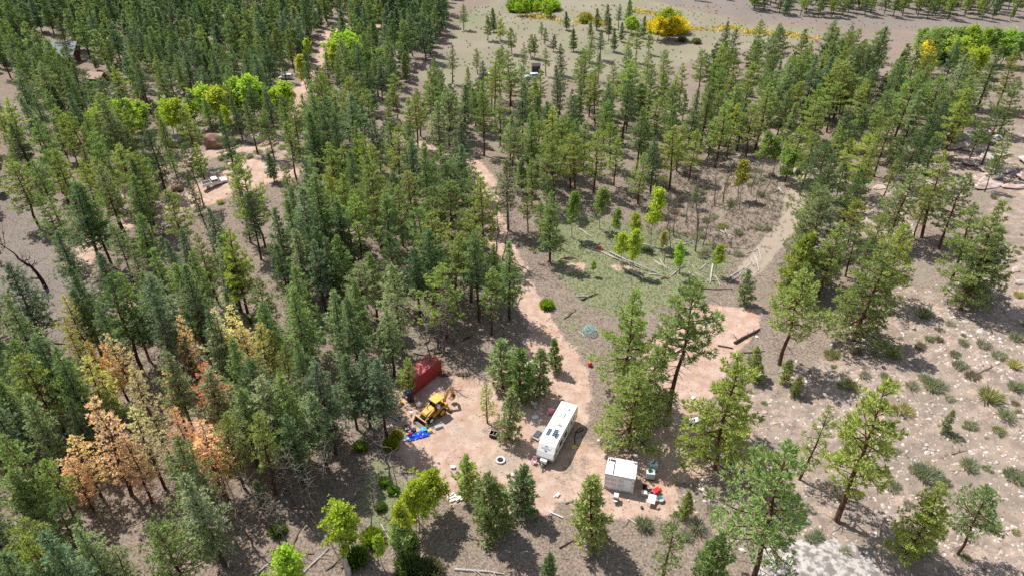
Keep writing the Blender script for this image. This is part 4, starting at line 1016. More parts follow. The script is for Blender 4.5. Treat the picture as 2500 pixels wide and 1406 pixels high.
# ------------------------------------------------------------------ the backhoe
t = thing('backhoe_loader', 'yellow backhoe loader with raised digging arm parked by the blue tarp', 'backhoe', (-10.72, 74.75, float(hz(-10.7, 74.7))), R(138))
MB().box((0, .9, .82), (.72, 3.6, .5)).build('chassis', DKMETAL, t, .03)
pxs([(.75, 1.0), (2.55, .95), (2.6, 1.35), (2.35, 1.62), (.8, 1.82)], -.46, .46).build('hood', YEL, t, .06)
MB().box((0, 2.62, 1.1), (.8, .06, .6)).build('grille', BLACK, t); MB().cyl((.22, 1.6, 1.7), (.22, 1.6, 2.25), .05, 8).build('exhaust', DKMETAL, t)
for sx in (-1, 1):
    wheel(t, (sx * .92, 0, .72), .72, .46, 'x', YEL); wheel(t, (sx * .84, 2.0, .5), .5, .32, 'x', WPL)
    pxs([(-.95, 1.05), (-.75, 1.5), (0, 1.62), (.65, 1.5), (.85, 1.05), (.75, 1.05), (.55, 1.38), (0, 1.5), (-.6, 1.38), (-.82, 1.05)], sx * .92 - .24, sx * .92 + .24).build('fender', YEL, t, .02)
    pxs([(.7, .75), (1.45, .55), (1.6, .75), (1.45, 1.0), (.7, 1.15)], sx * .72 - .16, sx * .72 + .16).build('side_tank', YEL, t, .03)
    pxs([(.95, 1.72), (1.15, 1.82), (2.35, 1.35), (3.15, .55), (3.05, .35), (2.85, .55), (2.15, 1.15), (1.0, 1.5)], sx * .62 - .07, sx * .62 + .07).build('loader_arm', YEL, t, .015)
    MB().cyl((sx * .62, 1.3, 1.05), (sx * .62, 2.5, 1.0), .05, 8).build('lift_cylinder', STEEL, t)
    for y in (-.72, .72): MB().bar((sx * .72, y, 1.4), (sx * .68, y * .92, 2.72), .09).build('cab_post', BLACK, t)
    st = MB().bar((sx * .45, -1.35, .85), (sx * 1.35, -1.4, .15), .16, .2).build('stabilizer', YEL, t); MB().box((sx * 1.4, -1.4, .06), (.4, .45, .1)).build('foot_pad', DKMETAL, st)
    MB().box((sx * .74, .05, 1.75), (.03, 1.2, .62)).build('cab_pane', GLASS, t)
MB().box((0, 0, 1.2), (1.3, 1.5, .35)).build('cab_floor', BLACK, t); s_ = MB().box((0, -.05, 1.55), (.55, .5, .16)).box((0, -.32, 1.9), (.5, .12, .6)).build('seat', BLACK, t)
MB().box((0, .55, 1.75), (.4, .2, .5)).build('console', DKMETAL, t); MB().tube([(.2 * math.cos(a), .45 + .12 * math.sin(a), 2.02 + .12 * math.sin(a)) for a in np.linspace(0, 2 * PI, 13)], .02, 5).build('steering_wheel', BLACK, t)
MB().box((0, .0, 2.78), (1.62, 1.72, .12), taper=.93).build('cab_roof', YELROOF, t, .05)
lb = pxs([(3.0, .12), (3.75, .05), (3.75, .09), (3.1, .22), (2.98, .6), (3.15, .98), (3.08, 1.0), (2.88, .62)], -1.14, 1.14).build('loader_bucket', DKMETAL, t)
MB().box((0, 3.12, 1.0), (2.3, .16, .1)).build('bucket_lip', RUST, lb)
for sx in (-1, 1): pxs([(3.0, .12), (3.7, .06), (3.15, .98), (2.9, .62)], sx * 1.13 - .015, sx * 1.13 + .015).build('bucket_cheek', YEL, lb)
MB().box((0, -1.25, .95), (1.5, .4, .75)).build('swing_frame', YEL, t, .03)
pxs([(-1.3, .9), (-1.55, .9), (-1.95, 2.0), (-2.75, 3.0), (-2.55, 3.12), (-1.75, 2.45), (-1.3, 1.5)], -.14, .14).build('boom', YEL, t, .02)
pxs([(-2.6, 3.15), (-2.8, 3.15), (-3.35, 1.6), (-3.3, 1.35), (-3.12, 1.4), (-2.55, 2.75)], -.1, .1).build('dipper', YEL, t, .02)
MB().cyl((0, -1.9, 2.65), (0, -2.7, 3.2), .06, 8).build('boom_cylinder', STEEL, t); MB().cyl((.02, -2.95, 2.8), (.02, -3.35, 1.75), .05, 8).build('bucket_cylinder', STEEL, t)
pxs([(-3.3, 1.55), (-3.4, 1.15), (-3.05, .72), (-2.5, .8), (-2.5, .86), (-2.95, 1.0), (-3.12, 1.35)], -.36, .36).build('digger_bucket', paint('digger_brown', (.16, .075, .035), .6, .4, .2), t)
MB().box((-.72, .4, 1.95), (.5, .5, .62), rz=.3).build('tool_bag', WPL, t, .08)

# ------------------------------------------------------------------ the red container
t = thing('storage_container', 'red ribbed steel storage container under the pines above the backhoe', 'container', (-13.57, 81.66, float(hz(-13.5, 81.6))), R(-36.4))
CW, CL, CH = 2.44, 6.06, 2.55
MB().box((0, 0, .16 + CH / 2), (CW - .14, CL - .14, CH - .1)).build('shell', REDC, t)
for i in range(20):
    y = -CL / 2 + .25 + i * (CL - .5) / 19
    for sx in (-1, 1): MB().box((sx * (CW / 2 - .045), y, .16 + CH / 2), (.06, .15, CH - .3)).build('rib', REDC, t)
for i in range(9): MB().box(((i - 4) * .26, CL / 2 - .04, .16 + CH / 2), (.13, .06, CH - .3)).build('rib', REDC, t)
MB().box((0, 0, .16 + CH), (CW - .06, CL - .06, .05)).build('roof', REDROOF, t)
for i in range(12): MB().box((0, -CL / 2 + .3 + i * (CL - .6) / 11, .19 + CH), (CW - .25, .2, .03)).build('roof_rib', REDROOF, t)
for sx in (-1, 1):
    MB().bar((sx * (CW / 2 - .05), -CL / 2, .14 + CH), (sx * (CW / 2 - .05), CL / 2, .14 + CH), .11, .12).bar((sx * (CW / 2 - .05), -CL / 2, .2), (sx * (CW / 2 - .05), CL / 2, .2), .11, .14).build('side_rail', REDC, t)
    for sy in (-1, 1): MB().box((sx * (CW / 2 - .06), sy * (CL / 2 - .06), .12 + CH / 2), (.16, .16, CH + .06)).build('corner_post', REDC, t)
    d = MB().box((sx * .56, -CL / 2 + .03, .16 + CH / 2), (1.05, .06, CH - .25)).build('door', REDC, t); MB().cyl((sx * .3, -CL / 2 - .03, .3), (sx * .3, -CL / 2 - .03, CH), .025, 6).build('lock_rod', STEEL, d)
# ------------------------------------------------------------------ blue tarp heap
def sheet(name, w, l, hf, mat, parent, nx=22, ny=14):
    V, F = [], []
    for j in range(ny + 1):
        for i in range(nx + 1):
            x, y = (i / nx - .5) * w, (j / ny - .5) * l
            V.append((x, y, hf(x, y)))
    for j in range(ny):
        for i in range(nx): k = j * (nx + 1) + i; F.append((k, k + 1, k + nx + 2, k + nx + 1))
    V2 = [(x, y, z - .03) for x, y, z in V]; m = MB(); m.add(V, F); m.add(V2, [tuple(reversed(f)) for f in F])
    return m.build(name, mat, parent)
p = at(1020, 1063); t = thing('blue_tarp', 'crumpled bright blue tarp spread over camp gear below the backhoe', 'tarp', p, R(22))
def crumple(x, y):
    return .10 + .34 * math.exp(-((x - .85) / .55) ** 2 - (y / .6) ** 2) + .20 * math.exp(-((x - .1) / .5) ** 2 - ((y + .1) / .4) ** 2) + .07 * math.sin(x * 9 + y * 5) * math.sin(y * 11 - x * 4) + .05 * math.sin(x * 19 + y * 3)
sheet('sheet', 3.1, 1.35, crumple, BLUE, t); sheet('fold', .8, .8, lambda x, y: .62 + .08 * math.sin(x * 12 + y * 7) - .5 * (x * x + y * y), LBLUE, t, 8, 8).location = (1.05, .45, 0)
def box_thing(name, lab, cat, u, v, d, mat, rz=0., lid=None, grp=None, zo=0):
    t = thing(name, lab, cat, at(u, v) + Vector((0, 0, zo)), rz, grp); MB().box((0, 0, d[2] / 2), d).build('shell', mat, t, min(d) * .12)
    MB().box((0, 0, d[2] + .015), (d[0] * 1.04, d[1] * 1.04, .05)).build('lid', lid or mat, t)
    return t
box_thing('storage_tote', 'grey flat tote leaning at the left end of the blue tarp', 'box', 990, 1071, (.9, .75, .12), paint('grey_tote', (.34, .36, .38), .5), .5)
box_thing('storage_tote', 'small dark box among the gear above the blue tarp', 'box', 994, 1050, (.5, .45, .4), paint('dark_tote', (.06, .07, .10), .5), .2, GPL)
box_thing('storage_tote', 'black bin behind the red bag on the gear heap', 'box', 1010, 1052, (.55, .5, .35), BLACK, .7)
def bag(name, lab, u, v, s, mat, rz=0., cat='bag', zo=0.):
    t = thing(name, lab, cat, at(u, v) + Vector((0, 0, zo)), rz)
    rr = np.random.RandomState(int(u * 3 + v)); m = MB()
    prof = [(0, 0), (.42, .02), (.5, .2), (.44, .42), (.2, .58), (0, .6)]; m.lathe(prof, 12)
    m.v = [(x * s[0] * (1 + .18 * math.sin(5 * math.atan2(y, x) + z * 4)), y * s[1] * (1 + .15 * math.sin(4 * math.atan2(y, x) + 1)), z * s[2] * (1 + .1 * math.sin(x * 9))) for x, y, z in m.v]
    m.build('sack', mat, t); MB().tube([(0, 0, s[2] * .57), (.02, .02, s[2] * .68), (.06, 0, s[2] * .72)], [.07 * s[0], .05 * s[0], .09 * s[0]], 7).build('neck', mat, t)
    return t
bag('duffel_bag', 'red duffel bag lying on the gear beside the blue tarp', 1003, 1060, (.75, .5, .5), REDP, .5)
bag('cloth_bundle', 'lilac cloth bundle at the top of the gear heap', 1010, 1046, (.9, .6, .35), PURPLE, 1.0); bag('cloth_bundle', 'pale grey cloth bundle at the upper left of the gear heap', 1000, 1053, (.6, .5, .4), GPL, .3)
bag('cloth_bundle', 'white cloth bundle between the tarp and the grey tote', 982, 1075, (.4, .35, .25), WPL, .3)
bucket('open_tub', 'white rimmed round tub left of the loader bucket', at(991, 1041), .36, .30, WPL, BLACK, 'tub')
box_thing('cool_box', 'small white cooler with yellow lid at the right end of the tarp', 'cooler', 1049, 1054, (.6, .4, .4), WPL, .5, YPL)
box_thing('plastic_tote', 'long grey tote with pale rim right of the loader wheel', 'box', 1071, 1043, (1.1, .5, .3), paint('tote_rim', (.5, .5, .5), .5), .45, GPL)
a, b = at(1050, 1047), at(1092, 1023); o = MB().cyl(a + Vector((0, 0, .06)), b + Vector((0, 0, .06)), .05, 8).build('steel_pipe', STEEL); tag(o, 'long steel pipe lying beside the backhoe wheels', 'pipe')
t = thing('window_sash', 'white framed dark window sash lying flat left of the backhoe', 'window', at(970, 1024), R(38))
MB().box((0, 0, .05), (1.25, .8, .04)).build('pane', GLASS, t)
for x in (-.62, 0, .62): MB().box((x, 0, .07), (.07, .84, .06)).build('stile', WPL, t)
for y in (-.40, 0, .40): MB().box((0, y, .074), (1.24, .07, .05)).build('rail', WPL, t)
box_thing('amber_jug', 'amber yellow jug on the shaded litter left of the backhoe', 'jug', 981, 985, (.45, .35, .4), OPL, .3)
bag('feed_sack', 'plump white sack standing beside the backhoe cab', 1023, 990, (.9, .8, 1.3), WPL, .2)
bucket('white_pail', 'small white pail in the shade above the window sash', at(1001, 999), .2, .3, WPL); box_thing('foam_sheet', 'white flat foam sheet below the small white pail', 'foam sheet', 1004, 1006, (.5, .3, .05), WPL, -.6)
# stack with the blue cover at the trunk
t = thing('covered_stack', 'tall dark narrow stack topped with bright blue tarp against a trunk', 'stack', at(1001, 978), .1)
MB().box((0, 0, .6), (.65, .6, 1.2)).build('lower_bin', BLACK, t, .04); MB().box((.02, 0, 1.5), (.58, .55, .6)).build('upper_bin', paint('dark_bin', (.03, .03, .035), .5), t, .04)
sheet('cover', .85, .8, lambda x, y: 1.98 - .9 * (x * x + y * y) + .05 * math.sin(x * 11 + y * 6), BLUE, t, 10, 10); sheet('patch', .4, .35, lambda x, y: 2.06 - .5 * x * x, LBLUE, t, 4, 4)
t = thing('gate_post', 'reddish brown thick post beside the blue topped dark stack', 'post', at(1009, 980), 0); MB().tube([(0, 0, -.2), (0, 0, 1.3), (.05, 0, 2.6)], [.2, .17, .14], 9).build('shaft', bark_mat('red_bark', (.09, .03, .02), (.22, .08, .05)), t); MB().cyl((.05, 0, 2.55), (.05, 0, 2.62), .145, 9).build('cap', OLDWOOD, t)
t = thing('spare_wheel', 'grey wheel lying among yellow green shrubs left of the tarp', 'wheel', at(951, 1076), 0); wheel(t, (0, 0, .2), .48, .24, 'y', GPL, 'tyre'); t.rotation_euler = (R(55), 0, .4)
# fire ring, crate, toys, chairs
p = at(1222, 1124); t = thing('fire_ring', 'round pale concrete fire ring with dark ash inside', 'fire ring', p)
MB().lathe([(.40, 0), (.62, 0), (.66, .1), (.62, .24), (.46, .24), (.40, .12)], 28).build('ring', paint('pale_concrete', (.70, .68, .66), .85), t, smooth=False); MB().lathe([(0, .09), (.3, .10), (.45, .06)], 20).build('ash_bed', ASH, t)
MB().bar((-.2, -.1, .13), (.22, .12, .15), .07).bar((-.1, .2, .13), (.15, -.2, .16), .06).build('charred_log', BLACK, t)
t = thing('folding_crate', 'open black crate with pale metal rim below the small pine group', 'crate', at(1205, 1064), R(-20))
m = MB()
for x0, y0, x1, y1 in ((-.5, -.4, .5, -.4), (-.5, .4, .5, .4), (-.5, -.4, -.5, .4), (.5, -.4, .5, .4), (0, -.4, 0, .4)): m.bar((x0, y0, .62), (x1, y1, .62), .05)
m.build('rim', STEEL, t); MB().box((0, .39, .3), (1, .03, .6)).box((0, -.39, .3), (1, .03, .6)).box((-.49, 0, .3), (.03, .76, .6)).box((.49, 0, .3), (.03, .76, .6)).box((0, 0, .04), (.96, .76, .05)).build('side_panel', BLACK, t)
def chair(lab, u, v, rz, mat, name='camp_chair'):
    t = thing(name, lab, 'chair', at(u, v), rz)
    MB().box((0, 0, .42), (.55, .5, .05)).build('seat', mat, t, .01); MB().box((0, .27, .75), (.55, .05, .6), rx=-.2).build('backrest', mat, t, .01)
    for sx in (-1, 1):
        for sy in (-1, 1): MB().bar((sx * .26, sy * .26, 0), (sx * .24, sy * .22, .42), .04).build('leg', GPL, t)
        MB().box((sx * .3, 0, .62), (.06, .5, .04)).build('armrest', mat, t)
chair('white plastic chair in the tree shade right of the small pines', 1303, 990, 2.5, WPL); chair('grey camp chair behind the white plastic chair', 1309, 998, .6, GPL); chair('little pink chair by the trailer hitch', 1304, 1131, -.4, LPINK)
box_thing('foam_board', 'flat white panel lying on shaded soil left of the trailer', 'panel', 1306, 1018, (.9, .55, .06), WPL, .4)
t = thing('toy_car', 'bright pink and white ride-on toy car behind the trailer', 'toy', at(1346, 1009), R(30))
MB().box((0, 0, .42), (1.0, .62, .34), taper=.85).build('body', PINK, t, .06); MB().box((-.05, 0, .86), (.6, .56, .08)).build('roof', LPINK, t, .03)
for sx in (-.28, .2):
    for sy in (-.25, .25): MB().bar((sx, sy, .55), (sx, sy, .84), .05).build('roof_post', LPINK, t)
for sx in (-.32, .32):
    for sy in (-.3, .3): wheel(t, (sx, sy, .17), .17, .1, 'y', PINK)
bag('toy_bundle', 'white and lilac toy bundle beside the pink toy car', 1338, 1009, (.5, .45, .45), WPL, .2, 'toy')
p = at(1440, 812); t = thing('climbing_dome', 'low geodesic climbing dome of thin teal and blue bars', 'climbing frame', p, .3)
RR = 1.28; ring0 = [(RR * math.cos(k * PI / 5), RR * math.sin(k * PI / 5), 0) for k in range(10)]; ring1 = [(RR * .86 * math.cos((k + .5) * 2 * PI / 5), RR * .86 * math.sin((k + .5) * 2 * PI / 5), .72) for k in range(5)]
top = (0, 0, 1.25); mid = [(RR * .55 * math.cos(k * 2 * PI / 5), RR * .55 * math.sin(k * 2 * PI / 5), 1.1) for k in range(5)]
for k in range(5):
    for a, b, mt in ((mid[k], top, TEAL), (mid[k], mid[(k + 1) % 5], TEAL), (ring1[k], mid[k], SKYB), (ring1[k], mid[(k + 1) % 5], SKYB), (ring1[k], ring1[(k + 1) % 5], TEAL), (ring1[k], ring0[2 * k], SKYB), (ring1[k], ring0[2 * k + 1], TEAL), (ring1[k], ring0[(2 * k + 2) % 10], SKYB), (ring0[2 * k], ring0[2 * k + 1], SKYB), (ring0[2 * k + 1], ring0[(2 * k + 2) % 10], TEAL)):
        MB().cyl(a, b, .028, 6).build('bar', mt, t)
def ball(name, lab, u, v, r, mat, cat='ball'):
    o = MB().lathe([(r * math.sin(a) + 1e-4, r - r * math.cos(a)) for a in np.linspace(0, PI, 10)], 14).build(name, mat, smooth=True, loc=at(u, v)); return tag(o, lab, cat)
ball('play_ball', 'round red ball on the dirt track below the climbing dome', 1440, 892, .38, REDP); ball('play_ball', 'small white ball on litter beside the tall lone pine shadow', 1651, 1037, .16, WPL)
t = thing('red_toy', 'red and cream toy at the foot of the tall lone pine', 'toy', at(1623, 1015), .4); MB().box((0, 0, .2), (.55, .35, .3), taper=.8).build('body', REDP, t, .05); MB().box((-.3, 0, .35), (.25, .3, .25)).build('tail', paint('cream', (.72, .55, .42)), t, .04)
bucket('white_pail', 'small white pail just left of the tall lone pine trunk', at(1622, 1000), .18, .3, WPL); bag('white_bag', 'small white bag on litter below the red and cream toy', 1615, 1022, (.35, .3, .4), WPL)
t = thing('white_board', 'long pointed white board lying in the pine shade', 'board', at(1696, 1027), R(16)); pxs([(-.42, .16), (.42, .16), (.42, .22), (-.42, .22)], -1.0, .7).build('plank', WPL, t); MB().add([(.7, -.42, .16), (1.15, .1, .16), (.7, .42, .16), (.7, -.42, .22), (1.15, .1, .22), (.7, .42, .22)], [(0, 1, 2), (5, 4, 3), (0, 3, 4, 1), (1, 4, 5, 2), (2, 5, 3, 0)]).build('tip', WPL, t)
t = thing('snow_sled', 'small bright red sled left on the grass above the fallen logs', 'sled', at(1463, 609), R(-20)); MB().box((0, 0, .12), (1.3, .6, .1)).box((.6, 0, .22), (.14, .6, .2)).build('hull', REDP, t, .04); MB().bar((-.6, .3, .2), (.6, .3, .2), .05).bar((-.6, -.3, .2), (.6, -.3, .2), .05).build('side_rail', REDP, t)
# scraps round the lower clearing
for u, v, lab, d in ((1106, 1142, 'white box on the dirt below the shaded clearing edge', (.55, .4, .3)), (1252, 1161, 'white cube shaped box below the fire ring', (.42, .42, .36)), (1361, 1209, 'white crate on dirt right of the small lower pine', (.6, .35, .2)), (1353, 1213, 'small white bag beside the white crate', (.35, .3, .2)), (1228, 1214, 'white bundle half hidden behind the dark lower pine', (.6, .45, .3)), (1274, 1267, 'pale folded sheet at the lower edge of the clearing', (.7, .4, .06)), (1268, 1258, 'mint green scrap beside the pale folded sheet', (.3, .25, .1)), (1462, 1076, 'white bag under the big pine by the shed', (.5, .4, .3)), (1500, 1085, 'pale blue tub under the big pine behind the shed', (.7, .45, .25)), (1490, 1092, 'white pail row under the big pine behind the shed', (.3, .3, .3)), (1690, 972, 'white coil of wire at the edge of the bare pink pad', (.6, .5, .15)), (1847, 823, 'pale scrap beside the charred log on the pink pad', (.4, .3, .12)), (1605, 1240, 'pink brown rag right of the speckled table', (.5, .4, .2)), (1567, 1240, 'dark round clod below the white cooler', (.3, .3, .2))):
    m_ = paint('pale_blue_tub', (.55, .66, .75), .5) if 'blue' in lab else WPL if 'mint' not in lab and 'blue' not in lab and 'dark' not in lab and 'brown' not in lab else LBLUE if 'blue' in lab else TEAL if 'mint' in lab else DKMETAL if 'dark' in lab else RUST
    nm = 'white_box' if 'box' in lab else 'crate' if 'crate' in lab else 'camp_scrap'
    if d[2] < .2 or 'b' not in lab: box_thing(nm, lab, 'scrap', u, v, d, m_, (u % 7) * .3)
    elif 'bag' in lab or 'bundle' in lab: bag('white_bag', lab, u, v, (d[0], d[1], d[2] * 1.5), m_)
    else: box_thing(nm, lab, 'scrap', u, v, d, m_, (u % 7) * .3)
t = thing('board_heap', 'heap of broken white boards at the lower left clearing edge', 'board heap', at(1118, 1212), .1)
rg = random.Random(3)
for i in range(11): MB().box((rg.uniform(-.9, .9), rg.uniform(-.5, .5), .06 + i * .03), (rg.uniform(.9, 1.6), rg.uniform(.12, .3), .03), rz=rg.uniform(-.5, .7), ry=rg.uniform(-.06, .06)).build('board', WPL, t)
MB().box((.85, .35, .4), (.75, .7, .03), rz=.2).build('sheet', WPL, t)
def stick(name, lab, cat, pts, r, mat, zo=.05):
    o = MB().tube([at(*q) + Vector((0, 0, zo + r)) for q in pts], r, 6).build(name, mat); return tag(o, lab, cat)
stick('white_pipe', 'bent white pipe lying on pale grass below the shed', 'pipe', [(1341, 1247), (1346, 1252), (1374, 1264)], .075, WPL); stick('white_pipe', 'thin white pipe curving below the shed yard', 'pipe', [(1531, 1266), (1543, 1271), (1555, 1279)], .045, WPL)
stick('grey_plank', 'grey plank pair lying left of the dense round pine', 'plank', [(1379, 1229), (1402, 1222)], .1, OLDWOOD); stick('iron_bar', 'dark bar lying on the bare pink pad', 'bar', [(1752, 844), (1789, 851)], .1, DKMETAL)
stick('white_stick', 'white stick leaning beside the climbing dome', 'stick', [(1410, 807), (1426, 820)], .035, WPL); stick('grey_pole', 'thin grey pole on the pad behind the lone pine', 'pole', [(1606, 885), (1628, 889)], .05, OLDWOOD)

# ------------------------------------------------------------------ vehicles and houses farther off
def car(name, lab, p, rz, col, pickup=False, suv=True):
    t = thing(name, lab, 'pickup truck' if pickup else 'car', p, rz)
    L = 5.6 if pickup else 4.7; hl = L / 2; w = .95
    if pickup:
        pxs([(-hl, .55), (-hl + .1, 1.15), (-.75, 1.15), (1.15, 1.15), (hl - .15, 1.05), (hl, .85), (hl, .5)], -w, w).build('body', col, t, .05)
        pxs([(-.72, 1.15), (-.62, 1.82), (.55, 1.86), (1.25, 1.18)], -.84, .84).build('cab', col, t, .06)
        MB().box((0, -1.72, 1.16), (1.6, 1.85, .04)).build('cargo_bed', BLACK, t)
        for sx in (-1, 1): MB().box((sx * .88, -1.75, 1.22), (.1, 1.95, .14)).build('bed_rail', col, t)
        MB().box((0, -hl + .06, 1.1), (1.75, .08, .35)).build('tailgate', col, t); MB().box((0, -hl - .08, .6), (1.8, .14, .2)).build('bumper', STEEL, t)
        wins = [((-.45), .5, 1.5), (.22, .55, 1.5)]
    else:
        pxs([(-hl, .5), (-hl + .05, 1.0), (hl - .9, .98), (hl - .1, .85), (hl, .5)], -.9, .9).build('body', col, t, .06)
        pxs([(-hl + .1, .98), (-hl + .45, 1.62), (.35, 1.66), (1.15, .98)], -.78, .78).build('cabin', col, t, .06)
        wins = [(-1.2, .8, 1.3), (-.2, .8, 1.3)]
    for y, l, z in wins:
        for sx in (-1, 1): MB().box((sx * (.845 if pickup else .79), y, z), (.03, l, .4)).build('side_window', GLASS, t)
    MB().box((0, .95 if pickup else .82, 1.52 if pickup else 1.33), (1.45, .04, .62), rx=R(45)).build('windscreen', GLASS, t); MB().box((0, -.70 if pickup else -hl + .25, 1.5 if pickup else 1.32), (1.4, .04, .4), rx=R(-8 if pickup else -28)).build('rear_window', GLASS, t)
    for y in (-hl + 1.05, hl - 1.0):
        for sx in (-1, 1): wheel(t, (sx * (w - .1), y, .38), .38, .24)
    for sx in (-1, 1):
        MB().box((sx * .65, hl - .02, .8), (.35, .06, .18)).build('headlight', paint('lamp_glass', (.6, .6, .58), .2), t); MB().box((sx * .8, -hl - .01, .95), (.14, .06, .3)).build('tail_light', REDP, t)
        if pickup: MB().box((sx * .96, -.1, 1.05), (.03, .14, .04)).build('door_handle', BLACK, t); MB().box((sx * 1.02, .85, 1.3), (.16, .1, .18)).build('mirror', BLACK, t)
    return t
CARW = paint('white_car_paint', (.80, .80, .80), .25, .5, var=.02)
a, b = at(508, 466), at(553, 446); q = (a + b) / 2; car('pickup_truck', 'white pickup truck parked on sandy ground among tall pines', Vector((q.x - .6, q.y + .6, q.z)), math.atan2(b.y - a.y, b.x - a.x) - PI / 2, CARW, True)
for u, v, rz, c, lab in ((668, 190, 1.9, CARW, 'white car half hidden by trees left of the far dirt road'), (698, 194, 1.7, paint('pale_car_paint', (.62, .66, .68), .3), 'pale grey car parked right of the white one by the far road'), (1183, 192, 1.6, CARW, 'white car glimpsed between pines below the meadow'), (1206, 196, 1.5, paint('silver_car_paint', (.60, .63, .66), .3), 'silver car right behind the white one below the meadow'), (1299, 192, 1.8, paint('blue_grey_car_paint', (.55, .66, .74), .3), 'pale bluish car parked alone at the meadow edge'), (216, 553, .9, paint('teal_car_paint', (.10, .32, .36), .3), 'teal car hidden under the pines left of the sandy clearing')):
    car('parked_car', lab, at(u, v), rz, c)
# grey roofed house
c0, c1 = at(90, 140, 3.5), at(170, 131, 3.5); ang = math.atan2(c1.y - c0.y, c1.x - c0.x); q = (c0 + c1) / 2; L_ = 14.0
t = thing('grey_roof_house', 'house with broad pale grey metal roof deep in the far woods', 'house', Vector((q.x - 1, q.y + 3.0, float(hz(q.x, q.y)))), R(6))
MB().box((0, 0, 1.5), (L_ - 1.6, 6.6, 3.0)).build('wall', BROWNW, t)
MB().add([(-L_ / 2, -4.3, 2.9), (L_ / 2, -4.3, 2.9), (L_ / 2, 2.6, 6.4), (-L_ / 2, 2.6, 6.4), (-L_ / 2, -4.3, 3.05), (L_ / 2, -4.3, 3.05), (L_ / 2, 2.6, 6.55), (-L_ / 2, 2.6, 6.55)], [(3, 2, 1, 0), (4, 5, 6, 7), (0, 1, 5, 4), (1, 2, 6, 5), (2, 3, 7, 6), (3, 0, 4, 7)]).build('roof', GREYROOF, t)
pxs([(2.6, 6.4), (2.6, 6.55), (4.4, 4.0), (4.4, 3.85)], -L_ / 2, L_ / 2).build('rear_roof', GREYROOF, t)
pxs([(-3.3, 3.0), (3.3, 3.0), (3.3, 4.6), (2.5, 6.2)], -L_ / 2 + .9, L_ / 2 - .9).build('gable_wall', BROWNW, t)
for x in (-4, -1.4, 1.4, 4):
    f = MB().box((x, -3.31, 1.7), (1.3, .08, 1.2)).build('window', WPL, t); MB().box((x, -3.36, 1.7), (1.1, .04, 1.0)).build('pane', GLASS, f)
t = thing('porch_awning', 'low pale awning right beside the grey roofed house', 'awning', at(173, 145) , .2); MB().box((0, 0, 2.1), (3.4, 2.0, .1), rx=-.15).build('canopy', paint('pink_awning', (.62, .5, .48), .7), t)
for sx in (-1, 1):
    for sy in (-1, 1): MB().bar((sx * 1.5, sy * .8, 0), (sx * 1.5, sy * .8, 2.1), .1).build('post', DKMETAL, t)
t = thing('log_cabin', 'small brown log cabin with tan roof and porch rail in the woods', 'cabin', at(244, 208), R(-8))
for i in range(9): MB().box((0, 0, .2 + i * .3), (4.6 + .3 * (i % 2), 4.0, .26)).build('log_course', BROWNW, t)
MB().box((0, 0, 1.35), (4.4, 4.1, 2.5)).build('wall', BROWNW, t)
pxs([(-2.9, 2.6), (0, 4.0), (2.6, 2.8), (2.6, 2.95), (0, 4.18), (-2.9, 2.78)], -2.7, 2.7).build('roof', TAN, t); pxs([(-1.95, 2.7), (1.95, 2.7), (0, 3.9)], -2.2, 2.2).build('gable_wall', BROWNW, t)
MB().box((0, -2.7, .4), (5, 1.5, .12)).build('porch_floor', paint('porch_wood', (.26, .12, .07), .8), t)
for i in range(6): MB().box((-2.4 + i * .96, -3.4, .75), (.09, .09, .8)).build('rail_post', paint('porch_wood', (.26, .12, .07)), t)
for z in (.8, 1.15): MB().bar((-2.45, -3.4, z), (2.45, -3.4, z), .07).build('porch_rail', paint('porch_wood', (.26, .12, .07)), t)
f = MB().box((.9, -2.06, 1.5), (.9, .06, .9)).build('window', WPL, t); MB().box((.9, -2.1, 1.5), (.74, .04, .74)).build('pane', GLASS, f); MB().box((-.8, -2.06, 1.3), (.9, .06, 1.9)).build('door', BLACK, t)
t = thing('dark_shed', 'tiny dark shed between the pines at the meadow edge', 'shed', at(1308, 176), .1); MB().box((0, 0, 1.1), (2.6, 2.2, 2.2)).build('wall', DKMETAL, t); pxs([(-1.3, 2.1), (0, 2.8), (1.3, 2.1), (1.3, 2.2), (0, 2.92), (-1.3, 2.2)], -1.5, 1.5).build('roof', DKMETAL, t)
t = thing('meadow_gate', 'small grey field gate standing alone in the upper valley meadow', 'gate', at(1487, 130), .2)
for x in (-1.6, 1.6): MB().box((x, 0, .8), (.14, .14, 1.6)).build('post', OLDWOOD, t)
for z in (.4, .8, 1.2): MB().bar((-1.6, 0, z), (1.6, 0, z), .08).build('rail', OLDWOOD, t)

# ------------------------------------------------------------------ rocks
def rock_mat(name, a, b, c_):
    m, nt, out = nodes_of(name); n = N(nt); co = n.new('ShaderNodeTexCoord').outputs['Object']
    f = n.noise(co, 1.1, 7, .65); g = n.noise(co, 6, 5, .7)
    c = n.mix(n.step(.42, .58, f), a, b); c = n.mix(n.math('MULTIPLY', n.step(.5, .7, g), .5), c, c_)
    n.lk(n.bsdf(c, .92, .15, 0, n.bump(g, .6, .1)), out.inputs[0]); return m
ROCKP = rock_mat('pale_rock', (.40, .36, .325), (.56, .50, .45), (.33, .30, .28)); ROCKR = rock_mat('red_rock', (.20, .115, .085), (.34, .22, .175), (.13, .085, .07)); ROCKG = rock_mat('grey_rock', (.24, .215, .20), (.42, .385, .355), (.17, .155, .145))
ROCKPK = rock_mat('pink_rock', (.42, .31, .265), (.58, .47, .42), (.28, .22, .20)); SLABM = rock_mat('lichen_slab', (.20, .18, .17), (.50, .46, .43), (.24, .215, .20))
